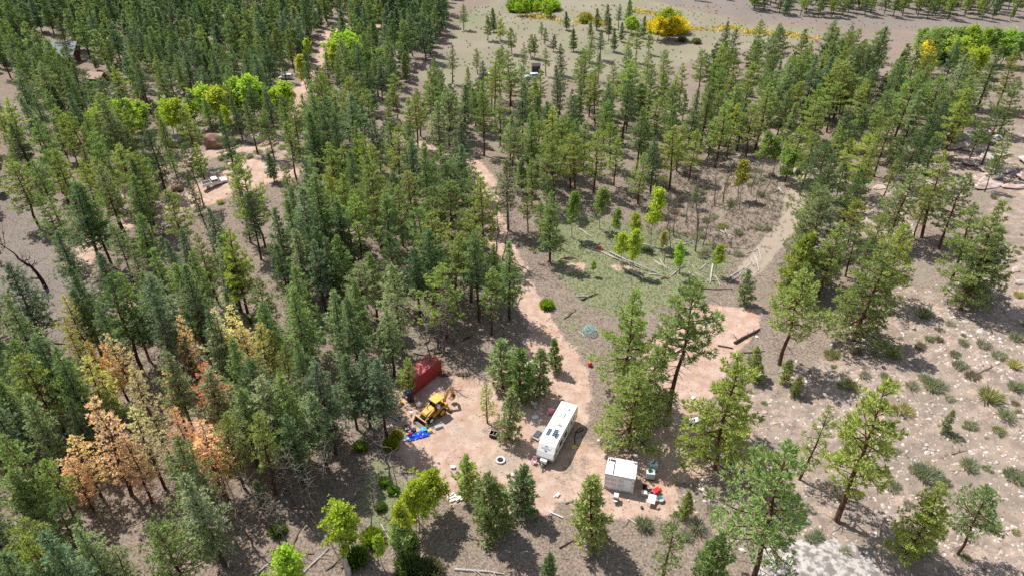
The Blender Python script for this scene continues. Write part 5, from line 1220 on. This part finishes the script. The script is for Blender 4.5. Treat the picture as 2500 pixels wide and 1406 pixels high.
def rock_mesh(seed, name, mat, sub=2, rough=.22, flat=.7, facets=7):
    import bmesh
    bm = bmesh.new(); bmesh.ops.create_icosphere(bm, subdivisions=sub, radius=1.0); rr = np.random.RandomState(seed)
    pl = rr.randn(facets, 3); pl /= np.linalg.norm(pl, axis=1, keepdims=True); cut = rr.uniform(.55, .9, facets); ph = rr.uniform(0, 6, 6)
    for v in bm.verts:
        p = np.array(v.co)
        for a, c in zip(pl, cut):
            d = p @ a
            if d > c: p = p - a * (d - c) * .85
        p *= 1 + rough * .4 * (math.sin(p[0] * 4 + ph[0]) * math.sin(p[1] * 5 + ph[1]) + .6 * math.sin(p[2] * 8 + ph[2] + p[0] * 6))
        v.co = (p[0], p[1], p[2] * flat)
    me = bpy.data.meshes.new(name); bm.to_mesh(me); bm.free(); me.materials.append(mat); return me
def boulder(lab, u, v, d, mat, seed, rz=0., name='boulder', sink=.3, cat='boulder'):
    o = bpy.data.objects.new(name, rock_mesh(seed, name, mat, 4, .2, 1.0, 9)); p = at(u, v); o.location = p + Vector((0, d[1] * .4, d[2] * (.5 - sink) )); o.scale = (d[0] / 2, d[1] / 2, d[2] / 2 * 1.3); o.rotation_euler = (0, 0, rz); COL.objects.link(o)
    return tag(o, lab, cat)
t = thing('split_boulder', 'big reddish brown split boulder with pale top beyond the pickup truck', 'boulder', at(528, 363))
for d, lo, mt, sd in (((3.9, 2.4, 2.6), (-.6, 1.6, .6), ROCKR, 3), ((2.0, 1.7, 2.1), (2.2, 2.2, .6), ROCKR, 5), ((1.3, 1.2, .7), (1.5, 2.0, 2.5), ROCKP, 9)):
    o = bpy.data.objects.new('rock_half', rock_mesh(sd, 'rock_half', mt, 4, .2, 1.0, 8)); o.scale = d; o.location = lo; o.parent = t; COL.objects.link(o)
boulder('pale grey boulder left of the big split boulder', 422, 360, (5, 4, 3.4), ROCKG, 11); boulder('round grey boulder on top behind the big split boulder', 497, 338, (2.2, 2, 2), ROCKG, 12); boulder('smooth pale boulder right of the big split boulder', 622, 352, (4.2, 3, 2.6), ROCKP, 13)
boulder('big grey cracked boulder between pines on the middle ridge', 960, 322, (6.4, 4.5, 4.2), ROCKG, 14, .4); boulder('pale boulder on bare ground at the far left edge', 20, 272, (4.4, 3, 1.8), ROCKP, 15); boulder('pale boulder behind the lime aspens left of the far road', 425, 245, (6, 4, 2.6), ROCKG, 16)
boulder('pale boulder behind the lime aspens near the cabin clearing', 372, 235, (4.5, 4, 2.2), ROCKG, 17); boulder('reddish boulder under the pine left of the pickup truck', 432, 470, (2.8, 2.4, 2), ROCKR, 18); boulder('dark small boulder left of the grey cracked boulder', 912, 292, (2.6, 2, 2), ROCKR, 19)
# stepped outcrop on the right hillside
t = thing('rock_outcrop', 'stepped outcrop of pinkish white ledges on the right hillside', 'outcrop', at(2420, 400)); base_ = Vector(t.location)
rg = random.Random(8); LED = [rock_mesh(40 + i, 'ledge', (ROCKPK, ROCKP)[i % 2], 3, .25, .55, 10) for i in range(5)]
for i in range(34):
    u = rg.uniform(2330, 2560); v = rg.uniform(325, 462); 
    if v > 400 and u < 2390: continue
    o = bpy.data.objects.new('ledge', LED[i % 5]); p = at(u, v); o.location = p - base_ + Vector((0, 0, .3)); o.scale = (rg.uniform(1.6, 4.2), rg.uniform(1.0, 2.2), rg.uniform(.7, 1.7)); o.rotation_euler = (rg.uniform(-.1, .15), rg.uniform(-.25, .05), rg.uniform(-.3, .5)); o.parent = t; COL.objects.link(o)
for u, v in ((2230, 455), (2260, 450), (2180, 452), (2150, 460), (2290, 310), (2330, 295), (2370, 300), (2300, 330)):
    o = bpy.data.objects.new('ledge', LED[int(u) % 5]); o.location = at(u, v) - base_ + Vector((0, 0, .2)); o.scale = (rg.uniform(1.5, 3), 1.1, .6); o.rotation_euler = (0, -.1, rg.uniform(-.2, .4)); o.parent = t; COL.objects.link(o)
# bare slab, bottom right
P = [at(u, v) for u, v in ((1880, 1318), (1960, 1305), (2040, 1310), (2110, 1330), (2150, 1370), (2170, 1420), (2190, 1520), (1900, 1560), (1850, 1480), (1830, 1400), (1850, 1345))]
cx, cy = sum(p.x for p in P) / len(P), sum(p.y for p in P) / len(P); V = []; F = []; RN = 14; ph = np.random.RandomState(2).uniform(0, 6, 4)
for r in range(RN + 1):
    for k in range(44):
        s = k / 44 * len(P); i0 = int(s); e = P[i0 % len(P)].lerp(P[(i0 + 1) % len(P)], s - i0); f = r / RN
        x, y = cx + (e.x - cx) * f * (1 + .05 * math.sin(k * 1.9)), cy + (e.y - cy) * f
        V.append((x, y, float(hz(x, y)) + .62 * (1 - f ** 3) - .08 + .05 * math.sin(x * 2 + ph[0]) * math.sin(y * 2.3 + ph[1])))
for r in range(RN):
    for k in range(44): F.append((r * 44 + k, (r + 1) * 44 + k, (r + 1) * 44 + (k + 1) % 44, r * 44 + (k + 1) % 44))
o = MB().add(V, F).build('bedrock_slab', SLABM, smooth=True); tag(o, 'bare pale rock slab patched with grey lichen at the lower right', 'rock slab')

# loose pale stones: the larger ones each by itself, the small ones as one mass
STONE = [rock_mesh(60 + i, 'stone', (ROCKP, ROCKPK, ROCKG)[i % 3], 2, .2, .62, 8) for i in range(8)]
SCW = pxy(SCREE); lo, hi = SCW.min(0), SCW.max(0); rs2 = np.random.RandomState(21)
hand_st = [(2276, 895, 1.1), (2395, 812, 1.3), (2440, 795, .9), (2300, 1010, .8), (2470, 925, .8), (2490, 1015, .9), (2210, 700, .8), (2480, 660, 1.3), (2450, 640, 1.2), (2490, 690, 1.6), (2330, 1330, .8), (2205, 1240, .7), (2155, 1235, .6), (2400, 720, .7), (2200, 780, .6), (2295, 775, .7), (2250, 850, .6), (1752, 1330, .5), (2180, 1290, .5), (2430, 560, .9), (2380, 1100, .5), (2350, 480, 1.2), (2470, 1170, .6)]
SB = []
k = 0
while len(SB) < 130:
    x, y = rs2.uniform(lo[0], min(hi[0], 75)), rs2.uniform(lo[1], min(hi[1], 135)); 
    if not inside(SCW, x, y): continue
    z = float(hz(x, y)); u, v, dep = px((x, y, z)); 
    if not (1700 < u < 2500 and 300 < v < 1400): continue
    SB.append((x, y, z, rs2.uniform(.32, .62) * dep / 100, u, v))
for u, v, d in hand_st: p = at(u, v); SB.append((p.x, p.y, p.z, d, u, v))
for i, (x, y, z, d, u, v) in enumerate(SB):
    o = bpy.data.objects.new('stone', STONE[i % 8]); o.location = (x, y, z + d * .05); o.scale = (d * .8, d * .55, d * .5); o.rotation_euler = (0, 0, rs2.uniform(0, 6)); COL.objects.link(o)
    tag(o, None, 'stone', 'pale stones on the right hillside'); name_later(o, ('small' if d < .5 else 'medium' if d < .8 else 'large') + ' ' + ('pale grey', 'pinkish', 'grey')[i % 3] + ' stone', u, v)
oct_v = np.array([(1, 0, 0), (0, 1, 0), (-1, 0, 0), (0, -1, 0), (.5, .5, .55), (-.55, .45, .6), (-.4, -.5, .5), (.5, -.45, .6)], np.float32)
oct_f = np.array([(0, 1, 4), (1, 5, 4), (1, 2, 5), (2, 6, 5), (2, 3, 6), (3, 7, 6), (3, 0, 7), (0, 4, 7), (4, 5, 6), (4, 6, 7)], np.int32)
def pebbles(name, n_, box, keep, size, cols, seed, mat):
    r = np.random.RandomState(seed); x, y = r.uniform(box[0], box[1], n_), r.uniform(box[2], box[3], n_); k = keep(x, y, r); x, y = x[k], y[k]; m = len(x)
    s = size[0] + (size[1] - size[0]) * r.rand(m) ** 3; a = r.uniform(0, 6.28, m); ca, sa = np.cos(a), np.sin(a)
    L = oct_v[None] * (s[:, None] * np.array((1, .75, .55))[None])[:, None, :]; L = L * r.uniform(.7, 1.3, (m, 8, 1))
    X = L[..., 0] * ca[:, None] - L[..., 1] * sa[:, None] + x[:, None]; Y = L[..., 0] * sa[:, None] + L[..., 1] * ca[:, None] + y[:, None]; Z = L[..., 2] + hz(x, y)[:, None] + .0
    V = np.stack([X, Y, Z], -1).reshape(-1, 3); F = (oct_f[None] + (np.arange(m) * 8)[:, None, None]).reshape(-1, 3)
    c = np.array(cols)[r.randint(0, len(cols), m)] * r.uniform(.75, 1.15, (m, 1)); o = bpy.data.objects.new(name, np_mesh(name, V, F, mat, np.repeat(c, 8, 0))); COL.objects.link(o); o['kind'] = 'stuff'; return o
tm, nt, out = nodes_of('tinted_stone'); n = N(nt); n.lk(n.bsdf(n.new('ShaderNodeAttribute', attribute_name='tint').outputs['Color'], .9, .15), out.inputs[0])
from bisect import bisect
def mask_at(arr, x, y):
    i = np.clip(np.searchsorted(GX, x), 0, nx - 1); j = np.clip(np.searchsorted(GY, y), 0, ny - 1); return arr.reshape(ny, nx)[j, i]
PALE = [(.52, .46, .41), (.44, .37, .32), (.60, .54, .49), (.40, .34, .31), (.54, .42, .36)]
pebbles('scree_stones', 75000, (5, 85, 30, 140), lambda x, y, r: r.rand(len(x)) < mask_at(scree, x, y) * (.25 + .75 * (np.sin(x * .35 + 1 + 1.5 * np.sin(y * .21)) * np.sin(y * .3 + np.sin(x * .17)) > .05)), (.07, .42), PALE, 31, tm)
pebbles('ground_pebbles', 9000, (-45, 45, 35, 110), lambda x, y, r: r.rand(len(x)) < .25 + .5 * mask_at(dirt, x, y), (.04, .16), [(.40, .30, .25), (.5, .42, .36), (.25, .17, .13)], 32, tm)

# ------------------------------------------------------------------ brush, grass, twigs, logs
def sage(seed, n_, h, w, sp, wd=.035):
    r = np.random.RandomState(seed); a = r.uniform(0, 6.28, n_); q = np.sqrt(r.rand(n_)); P = np.stack([np.cos(a) * q * w * .45, np.sin(a) * q * w * .45, r.uniform(0, .25, n_) * h], 1)
    D = np.stack([np.cos(a) * q * .75, np.sin(a) * q * .75, np.full(n_, .85)], 1); return blades(P, D, r, 5, h * .72, wd, sp)
SAGE = [np_mesh('sagebrush', *sage(800 + i, (90, 130, 60, 110, 75)[i], (.95, .8, 1.1, .6, .9)[i], (1.1, 1.5, .9, 1.4, 1.2)[i], .5, .022), LEAF) for i in range(5)]
SAGEC = [('grey green', (.29, .32, .235)), ('silvery grey', (.38, .38, .34)), ('olive', (.33, .335, .17)), ('dull brown', (.29, .24, .19)), ('yellowish', (.44, .42, .20))]
def shrub(u, v, d, ci, rr, p=None):
    p = p or at(u, v); o = bpy.data.objects.new('sagebrush', SAGE[rr.randrange(5)]); o.location = p; o.scale = (d * .8, d * .8, d * rr.uniform(.6, .85)); o.rotation_euler = (0, 0, rr.uniform(0, 6))
    c = SAGEC[ci]; j = rr.uniform(.85, 1.15); o.color = (*[k * j for k in c[1]], 1); COL.objects.link(o); tag(o, None, 'shrub', 'sagebrush on the open slopes'); name_later(o, f'{"large" if d > 1.6 else "small" if d < .9 else "medium"} {c[0]} shrub', u, v)
rr = random.Random(17)
for u, v, d, c in [(2205, 1005, 2.1, 4), (2280, 945, 2.3, 0), (2415, 975, 2.6, 2), (2345, 895, 1.9, 0), (2375, 920, 1.9, 3), (2265, 1160, 2.4, 0), (2240, 1150, 1.6, 0), (2365, 1140, 1.9, 0), (2480, 1165, 2.2, 0), (2310, 1180, 1.2, 0), (2455, 1020, 2.0, 0), (2480, 950, 1.8, 0), (2440, 870, 1.8, 0), (2400, 845, 1.6, 1), (2255, 925, 1.5, 1), (2225, 945, 1.5, 1), (2070, 945, 2.2, 2), (2110, 920, 1.4, 1), (2160, 920, 1.2, 0), (2180, 940, 1.1, 3), (2115, 900, 1.0, 1), (2370, 1040, 1.5, 0), (2320, 975, 1.2, 0), (2475, 895, 1.6, 4), (2350, 840, 1.3, 0), (2270, 830, 1.3, 0), (2480, 830, 1.8, 0), (2255, 770, 2.2, 0), (2030, 870, 1.7, 2), (2180, 870, 2.2, 2), (2090, 860, 1.7, 3), (1570, 1283, 1.8, 0), (1700, 1290, 2.0, 1), (1675, 1310, 1.3, 0), (2060, 1350, 1.2, 0), (2250, 1340, 2.2, 1), (2180, 1190, 1.4, 0), (2330, 1070, 1.4, 0), (1740, 1250, 1.5, 1), (2030, 1190, 1.6, 1), (1980, 1320, 1.4, 0), (2420, 1290, 1.5, 0),
                   (610, 385, 1.6, 1), (630, 375, 1.8, 1), (660, 372, 1.8, 1), (560, 385, 1.5, 0), (540, 390, 1.4, 0), (350, 400, 2.2, 1), (375, 390, 2.0, 1), (590, 378, 1.6, 1), (690, 365, 1.6, 0), (400, 395, 1.6, 1), (545, 415, 1.2, 0)]: shrub(u, v, d, c, rr)
rs3 = np.random.RandomState(44); cnt = 0
while cnt < 150:
    z_ = cnt % 7
    if z_ < 4: u, v, d = rs3.uniform(1740, 2500), rs3.uniform(470, 1400), .45 + 1.0 * rs3.rand() ** 2
    elif z_ < 6: u, v, d = rs3.uniform(1560, 1900), rs3.uniform(420, 640), rs3.uniform(.8, 1.7)
    else: u, v, d = rs3.uniform(0, 1000), rs3.uniform(400, 640), rs3.uniform(.7, 1.5)
    p = at(u, v); ok = mask_at(scree, np.array([p.x]), np.array([p.y]))[0] > .4 or z_ > 3
    if mask_at(dirt + sandy, np.array([p.x]), np.array([p.y]))[0] > .3 or not ok: cnt += (rs3.rand() < .02); continue
    shrub(u, v, d, rr.choices(range(5), (5, 3, 1.5, 2, .7))[0], rr, p); cnt += 1
# willows and low yellow brush along the creek
WIL = [np_mesh('willow_shrub', *sage(900 + i, 300, 1.0, 1.3, .6, .06), LEAF_A) for i in range(3)]
for u, v, d, c, nm in [(1262, 28, 7, (.20, .30, .04), 'green'), (1285, 22, 8, (.15, .24, .05), 'dark green'), (1312, 18, 7, (.24, .32, .05), 'green'), (1342, 26, 7, (.26, .40, .05), 'lime green'), (1275, 30, 5, (.26, .33, .06), 'lime green'), (1620, 80, 8, (.72, .60, .06), 'golden yellow'), (1605, 78, 7, (.74, .60, .06), 'golden yellow'), (1645, 80, 8, (.70, .58, .07), 'golden yellow'), (1632, 72, 9, (.36, .40, .06), 'yellow green'), (1430, 48, 4, (.40, .34, .10), 'straw yellow'), (1425, 56, 3, (.24, .30, .08), 'green'), (1545, 70, 4, (.26, .38, .05), 'lime green'), (2290, 150, 6, (.20, .30, .08), 'green'), (2330, 148, 6, (.20, .30, .08), 'green'), (2365, 150, 6, (.26, .36, .06), 'lime green'), (1700, 106, 2.6, (.20, .19, .13), 'grey'), (1665, 102, 2.6, (.2, .19, .13), 'grey'), (880, 1095, 1.6, (.2, .28, .06), 'green'), (955, 1090, 1.7, (.28, .34, .03), 'yellow green'), (968, 1066, 1.4, (.42, .42, .03), 'yellow'), (1335, 750, 2.0, (.26, .40, .03), 'lime green'), (1335, 560, 1.6, (.40, .40, .04), 'yellow green'), (910, 1320, 2.2, (.24, .32, .05), 'green'), (680, 1300, 1.6, (.14, .20, .06), 'dark green'), (940, 1180, 1.3, (.20, .32, .07), 'green'), (960, 1200, 1.2, (.20, .34, .06), 'green'), (930, 1240, 1.2, (.16, .24, .07), 'dark green'), (990, 1330, 2.4, (.14, .22, .06), 'dull green'), (870, 1370, 2.4, (.16, .24, .06), 'dull green'), (1000, 1390, 2.6, (.14, .20, .07), 'dull green'), (1050, 1400, 2.4, (.17, .18, .10), 'grey green')]:
    o = bpy.data.objects.new('willow_shrub', WIL[int(u) % 3]); o.location = at(u, v); o.scale = (d * .62, d * .62, d * .72); o.color = (*c, 1); COL.objects.link(o); tag(o, None, 'shrub', 'leafy shrubs'); name_later(o, nm + ' leafy shrub', u, v)
def tufts(name, n_, box, keep, hw, colf, seed, blades_n=4, wd=.03):
    r = np.random.RandomState(seed); x, y = r.uniform(box[0], box[1], n_), r.uniform(box[2], box[3], n_); k = keep(x, y, r); x, y = x[k], y[k]
    P = np.stack([x, y, hz(x, y)], 1); V, F = blades(P, np.tile((0, 0, .9), (len(x), 1)), r, blades_n, hw, wd, .75); c = colf(len(x), r); o = bpy.data.objects.new(name, np_mesh(name, V, F, LEAF_S, np.repeat(c, blades_n * 4, 0))); COL.objects.link(o); o['kind'] = 'stuff'; return o
pal = lambda cols: (lambda m, r: np.array(cols)[r.randint(0, len(cols), m)] * r.uniform(.75, 1.25, (m, 1)))
NB = lambda x, y: .5 + .5 * np.sin(x * .41 + 1.7 * np.sin(y * .23)) * np.sin(y * .37 + 1.3 * np.sin(x * .19))
tufts('dry_grass', 130000, (-125, 80, 38, 165), lambda x, y, r: (r.rand(len(x)) < .15 + .55 * NB(x, y)) & (mask_at(dirt + sandy, x, y) < .35), .20, pal([(.23, .19, .16), (.31, .26, .22), (.15, .12, .10), (.36, .32, .25), (.20, .20, .13)]), 51, 3, .03)
tufts('green_grass', 45000, (-15, 50, 45, 150), lambda x, y, r: r.rand(len(x)) < mask_at(grass, x, y) * (.2 + .8 * NB(x * 1.7, y * 1.7)), .26, pal([(.18, .24, .07), (.14, .20, .07), (.28, .30, .13), (.33, .32, .17)]), 52, 4, .035)
tufts('sparse_weeds', 7000, (-12, 35, 52, 95), lambda x, y, r: (r.rand(len(x)) < NB(x * 2, y * 2) ** 2) & (mask_at(dirt, x, y) > .3), .14, pal([(.24, .24, .10), (.20, .15, .11), (.30, .27, .14)]), 53, 4, .025)
SEDGE = [((1285, 38), (1340, 45), (1380, 52), (1470, 55)), ((1560, 30), (1600, 35)), ((1655, 58), (1700, 62), (1770, 70), (1860, 82), (1990, 92)), ((1680, 72), (1760, 78)), ((1420, 45), (1480, 62))]
tufts('gold_sedge', 40000, (-20, 170, 255, 335), lambda x, y, r: np.maximum.reduce([path_band(s_, 7, x, y, 3.5) for s_ in SEDGE]) * (.15 + .85 * NB(x * .5, y * .9)) > .25 + r.rand(len(x)) * .6, 1.1, pal([(.72, .58, .16), (.78, .64, .22), (.50, .46, .18), (.60, .46, .16)]), 54, 4, .16)
tufts('meadow_brush', 1500, (-70, 160, 190, 330), lambda x, y, r: mask_at(meadow + bank, x, y) > .4, .55, pal([(.20, .20, .12), (.24, .22, .17), (.16, .16, .12)]), 55, 8, .10)
BRUSH = pxy([(1540, 470), (1640, 430), (1760, 400), (1880, 425), (1935, 470), (1900, 560), (1830, 610), (1700, 600), (1590, 570)])
tufts('grey_brush', 9000, (10, 80, 110, 165), lambda x, y, r: (r.rand(len(x)) < region(BRUSH, x, y, 4) * (.15 + .85 * NB(x * 1.6, y * 1.6))), .62, pal([(.22, .19, .165), (.30, .27, .24), (.17, .15, .12), (.24, .25, .17)]), 56, 8, .035)
# twigs on the forest floor
r = np.random.RandomState(61); m = 5200; x, y = r.uniform(-75, 60, m), r.uniform(36, 165, m); k = (mask_at(dirt + sandy, x, y) < .3) & (r.rand(m) < .3 + .7 * NB(x, y)); x, y = x[k], y[k]; m = len(x); a = r.uniform(0, 3.14, m); l = r.uniform(.3, 1.6, m); w = r.uniform(.012, .035, m); z = hz(x, y) + .05
dx, dy = np.cos(a) * l / 2, np.sin(a) * l / 2; ox, oy = -np.sin(a) * w, np.cos(a) * w; dz = r.uniform(-.06, .14, m)
V = np.stack([np.stack([x - dx - ox, y - dy - oy, z], 1), np.stack([x + dx - ox, y + dy - oy, z + dz], 1), np.stack([x + dx + ox, y + dy + oy, z + dz], 1), np.stack([x - dx + ox, y - dy + oy, z], 1), np.stack([x - dx, y - dy, z + 2 * w], 1), np.stack([x + dx, y + dy, z + dz + 2 * w], 1)], 1).reshape(-1, 3)
q = np.arange(m)[:, None] * 6; F = np.concatenate([q + np.array(f_) for f_ in ((0, 1, 5, 4), (3, 4, 5, 2))]); c = np.array([(.40, .35, .31), (.22, .17, .14), (.12, .09, .075), (.50, .46, .42)])[r.randint(0, 4, m)]
o = bpy.data.objects.new('forest_twigs', np_mesh('forest_twigs', V, F, tm, np.repeat(c, 6, 0))); COL.objects.link(o); o['kind'] = 'stuff'
# fallen trunks
DARKW = bark_mat('charred_wood', (.025, .018, .016), (.11, .075, .06), .3); MIDW = bark_mat('brown_dead_wood', (.10, .07, .055), (.26, .20, .165), .2)
LOGS = [(1432, 605, 1544, 650, .17, 0), (1459, 612, 1574, 660, .14, 0), (1445, 603, 1530, 648, .12, 0), (1489, 617, 1611, 670, .16, 0), (1520, 655, 1600, 690, .15, 0), (1584, 671, 1619, 673, .16, 0), (1596, 637, 1629, 657, .13, 0), (1611, 635, 1626, 655, .12, 0), (1600, 640, 1640, 662, .10, 0), (1569, 597, 1611, 607, .14, 0), (1639, 675, 1676, 642, .13, 0), (1644, 595, 1711, 596, .10, 0), (1649, 587, 1713, 595, .10, 0), (1650, 600, 1705, 590, .09, 0), (1721, 598, 1825, 610, .10, 1), (1773, 622, 1830, 627, .09, 1), (1741, 647, 1733, 694, .20, 0), (1698, 667, 1733, 687, .11, 0), (1681, 665, 1703, 682, .11, 0), (1746, 674, 1758, 699, .13, 0), (1778, 682, 1828, 650, .14, 0), (1780, 690, 1825, 655, .12, 0), (1823, 620, 1850, 610, .13, 0), (1840, 625, 1853, 667, .15, 0), (1845, 625, 1853, 674, .13, 0), (1832, 630, 1842, 650, .12, 0), (1835, 640, 1800, 680, .11, 0), (1850, 605, 1860, 640, .11, 0), (1711, 704, 1788, 706, .11, 1), (1703, 555, 1741, 575, .12, 0), (1758, 565, 1795, 582, .15, 0), (1770, 560, 1785, 585, .10, 0), (1708, 660, 1724, 642, .10, 0), (1710, 655, 1735, 640, .09, 0), (1405, 724, 1435, 724, .14, 0), (1420, 733, 1459, 717, .14, 2), (1377, 779, 1407, 759, .10, 2), (1415, 560, 1445, 580, .14, 0), (1793, 839, 1855, 804, .24, 2), (1812, 862, 1868, 858, .12, 2), (1800, 830, 1790, 815, .07, 2), (1700, 690, 1780, 680, .10, 0), (1660, 640, 1690, 620, .10, 0), (1620, 600, 1655, 620, .09, 0), (1900, 460, 1912, 475, .2, 0), (1890, 470, 1905, 462, .16, 0),
        (712, 1337, 770, 1235, .13, 1), (652, 1345, 768, 1352, .13, 1), (738, 1402, 803, 1337, .12, 0), (795, 1393, 838, 1358, .11, 1), (625, 1402, 660, 1372, .13, 0), (877, 1315, 903, 1280, .12, 0), (860, 1224, 880, 1211, .11, 1), (1110, 1390, 1230, 1402, .15, 0), (938, 1145, 985, 1132, .11, 1), (985, 1152, 1060, 1155, .12, 0), (838, 1133, 912, 1072, .13, 1), (712, 1237, 760, 1243, .10, 1), (930, 1280, 973, 1355, .11, 0), (620, 1240, 690, 1330, .10, 1), (1365, 1338, 1402, 1318, .09, 2), (815, 985, 845, 975, .13, 2), (875, 1030, 905, 1050, .10, 1), (1035, 840, 1050, 833, .14, 2), (1060, 862, 1098, 861, .14, 2), (1043, 858, 1065, 850, .12, 2), (1010, 862, 1045, 870, .10, 2), (1130, 830, 1150, 822, .16, 2), (915, 700, 935, 730, .1, 2), (80, 780, 110, 770, .12, 1), (115, 838, 160, 840, .14, 2), (1100, 1150, 1160, 1230, .05, 2), (2110, 1120, 2130, 1112, .12, 1), (2305, 1113, 2360, 1100, .12, 1), (2385, 915, 2440, 888, .14, 1), (2020, 1385, 2040, 1440, .12, 0), (1960, 610, 2010, 605, .12, 0), (170, 605, 190, 590, .12, 0), (840, 1240, 870, 1250, .1, 1), (700, 1190, 760, 1290, .12, 1)]
LN = ('bleached', 'grey brown', 'dark charred')
for i, (u0, v0, u1, v1, r_, k) in enumerate(LOGS):
    a, b = at(u0, v0), at(u1, v1); a.z += r_ * .8; b.z += r_ * .8; L_ = (b - a).length; d = (b - a) / max(L_, .1); s = Vector((-d.y, d.x, 0))
    t = thing('fallen_log', None, 'log', a, 0, 'fallen trunks and slash'); rg = random.Random(i)
    c1, c2 = rg.uniform(-.04, .04) * L_, rg.uniform(-.03, .03) * L_
    MB().tube([Vector((0, 0, 0)), (b - a) * .35 + s * c1, (b - a) * .7 + s * c2, b - a], [r_, r_ * .9, r_ * .72, r_ * .4], 8).build('trunk', (LOGW, MIDW, DARKW)[k], t)
    for q in range(2 + int(L_ / 2.2)):
        f = rg.uniform(.3, .98); p0 = (b - a) * f; e = p0 + s * rg.choice((-1, 1)) * rg.uniform(.4, 1.1) + d * rg.uniform(.2, .8) + Vector((0, 0, rg.uniform(-.02, .5)))
        MB().tube([p0, p0.lerp(e, .5) + Vector((0, 0, .06)), e], [r_ * .35, r_ * .25, .012], 5).build('branch', (LOGW, MIDW, DARKW)[k], t)
    name_later(t, f'{"long" if L_ > 6 else "short"} {LN[k]} log', (u0 + u1) / 2, (v0 + v1) / 2)
t = thing('broken_stump', 'tall broken grey stump among shrubs at the bottom edge', 'stump', at(850, 1400)); MB().tube([(0, 0, -.2), (.05, 0, .9), (-.1, .05, 2.0), (-.2, 0, 2.9)], [.42, .34, .28, .12], 9).build('trunk', LOGW, t)
for dx_, h_ in ((.12, 3.0), (-.25, 2.7), (.0, 3.3)): MB().tube([(dx_, 0, 1.9), (dx_ * 1.3, .05, h_)], [.13, .02], 5).build('splinter', LOGW, t)
# roots and dark broken banks where the hollow was cut
for u, v, w_ in ((1390, 632, 3.2), (1530, 645, 2.6), (1625, 680, 2.0), (1130, 915, 2.4), (1085, 915, 2.2)):
    t = thing('root_clump', None, 'root clump', at(u, v), 0, 'dark upturned root clumps'); rg = random.Random(u)
    o = bpy.data.objects.new('soil_lump', rock_mesh(u, 'soil_lump', paint('dark_soil', (.10, .05, .035), .95, var=.4), 3, .4, .5, 6)); o.scale = (w_ / 2, .5, .5); o.parent = t; COL.objects.link(o)
    for q in range(7): e = Vector((rg.uniform(-w_ / 2, w_ / 2), rg.uniform(-.8, .5), rg.uniform(.1, .8))); MB().tube([(e.x * .4, 0, .2), e * .8, e + Vector((rg.uniform(-.3, .3), -.2, -.1))], [.07, .05, .015], 5).build('root', MIDW, t)
    name_later(t, 'dark root clump', u, v)
give_labels()
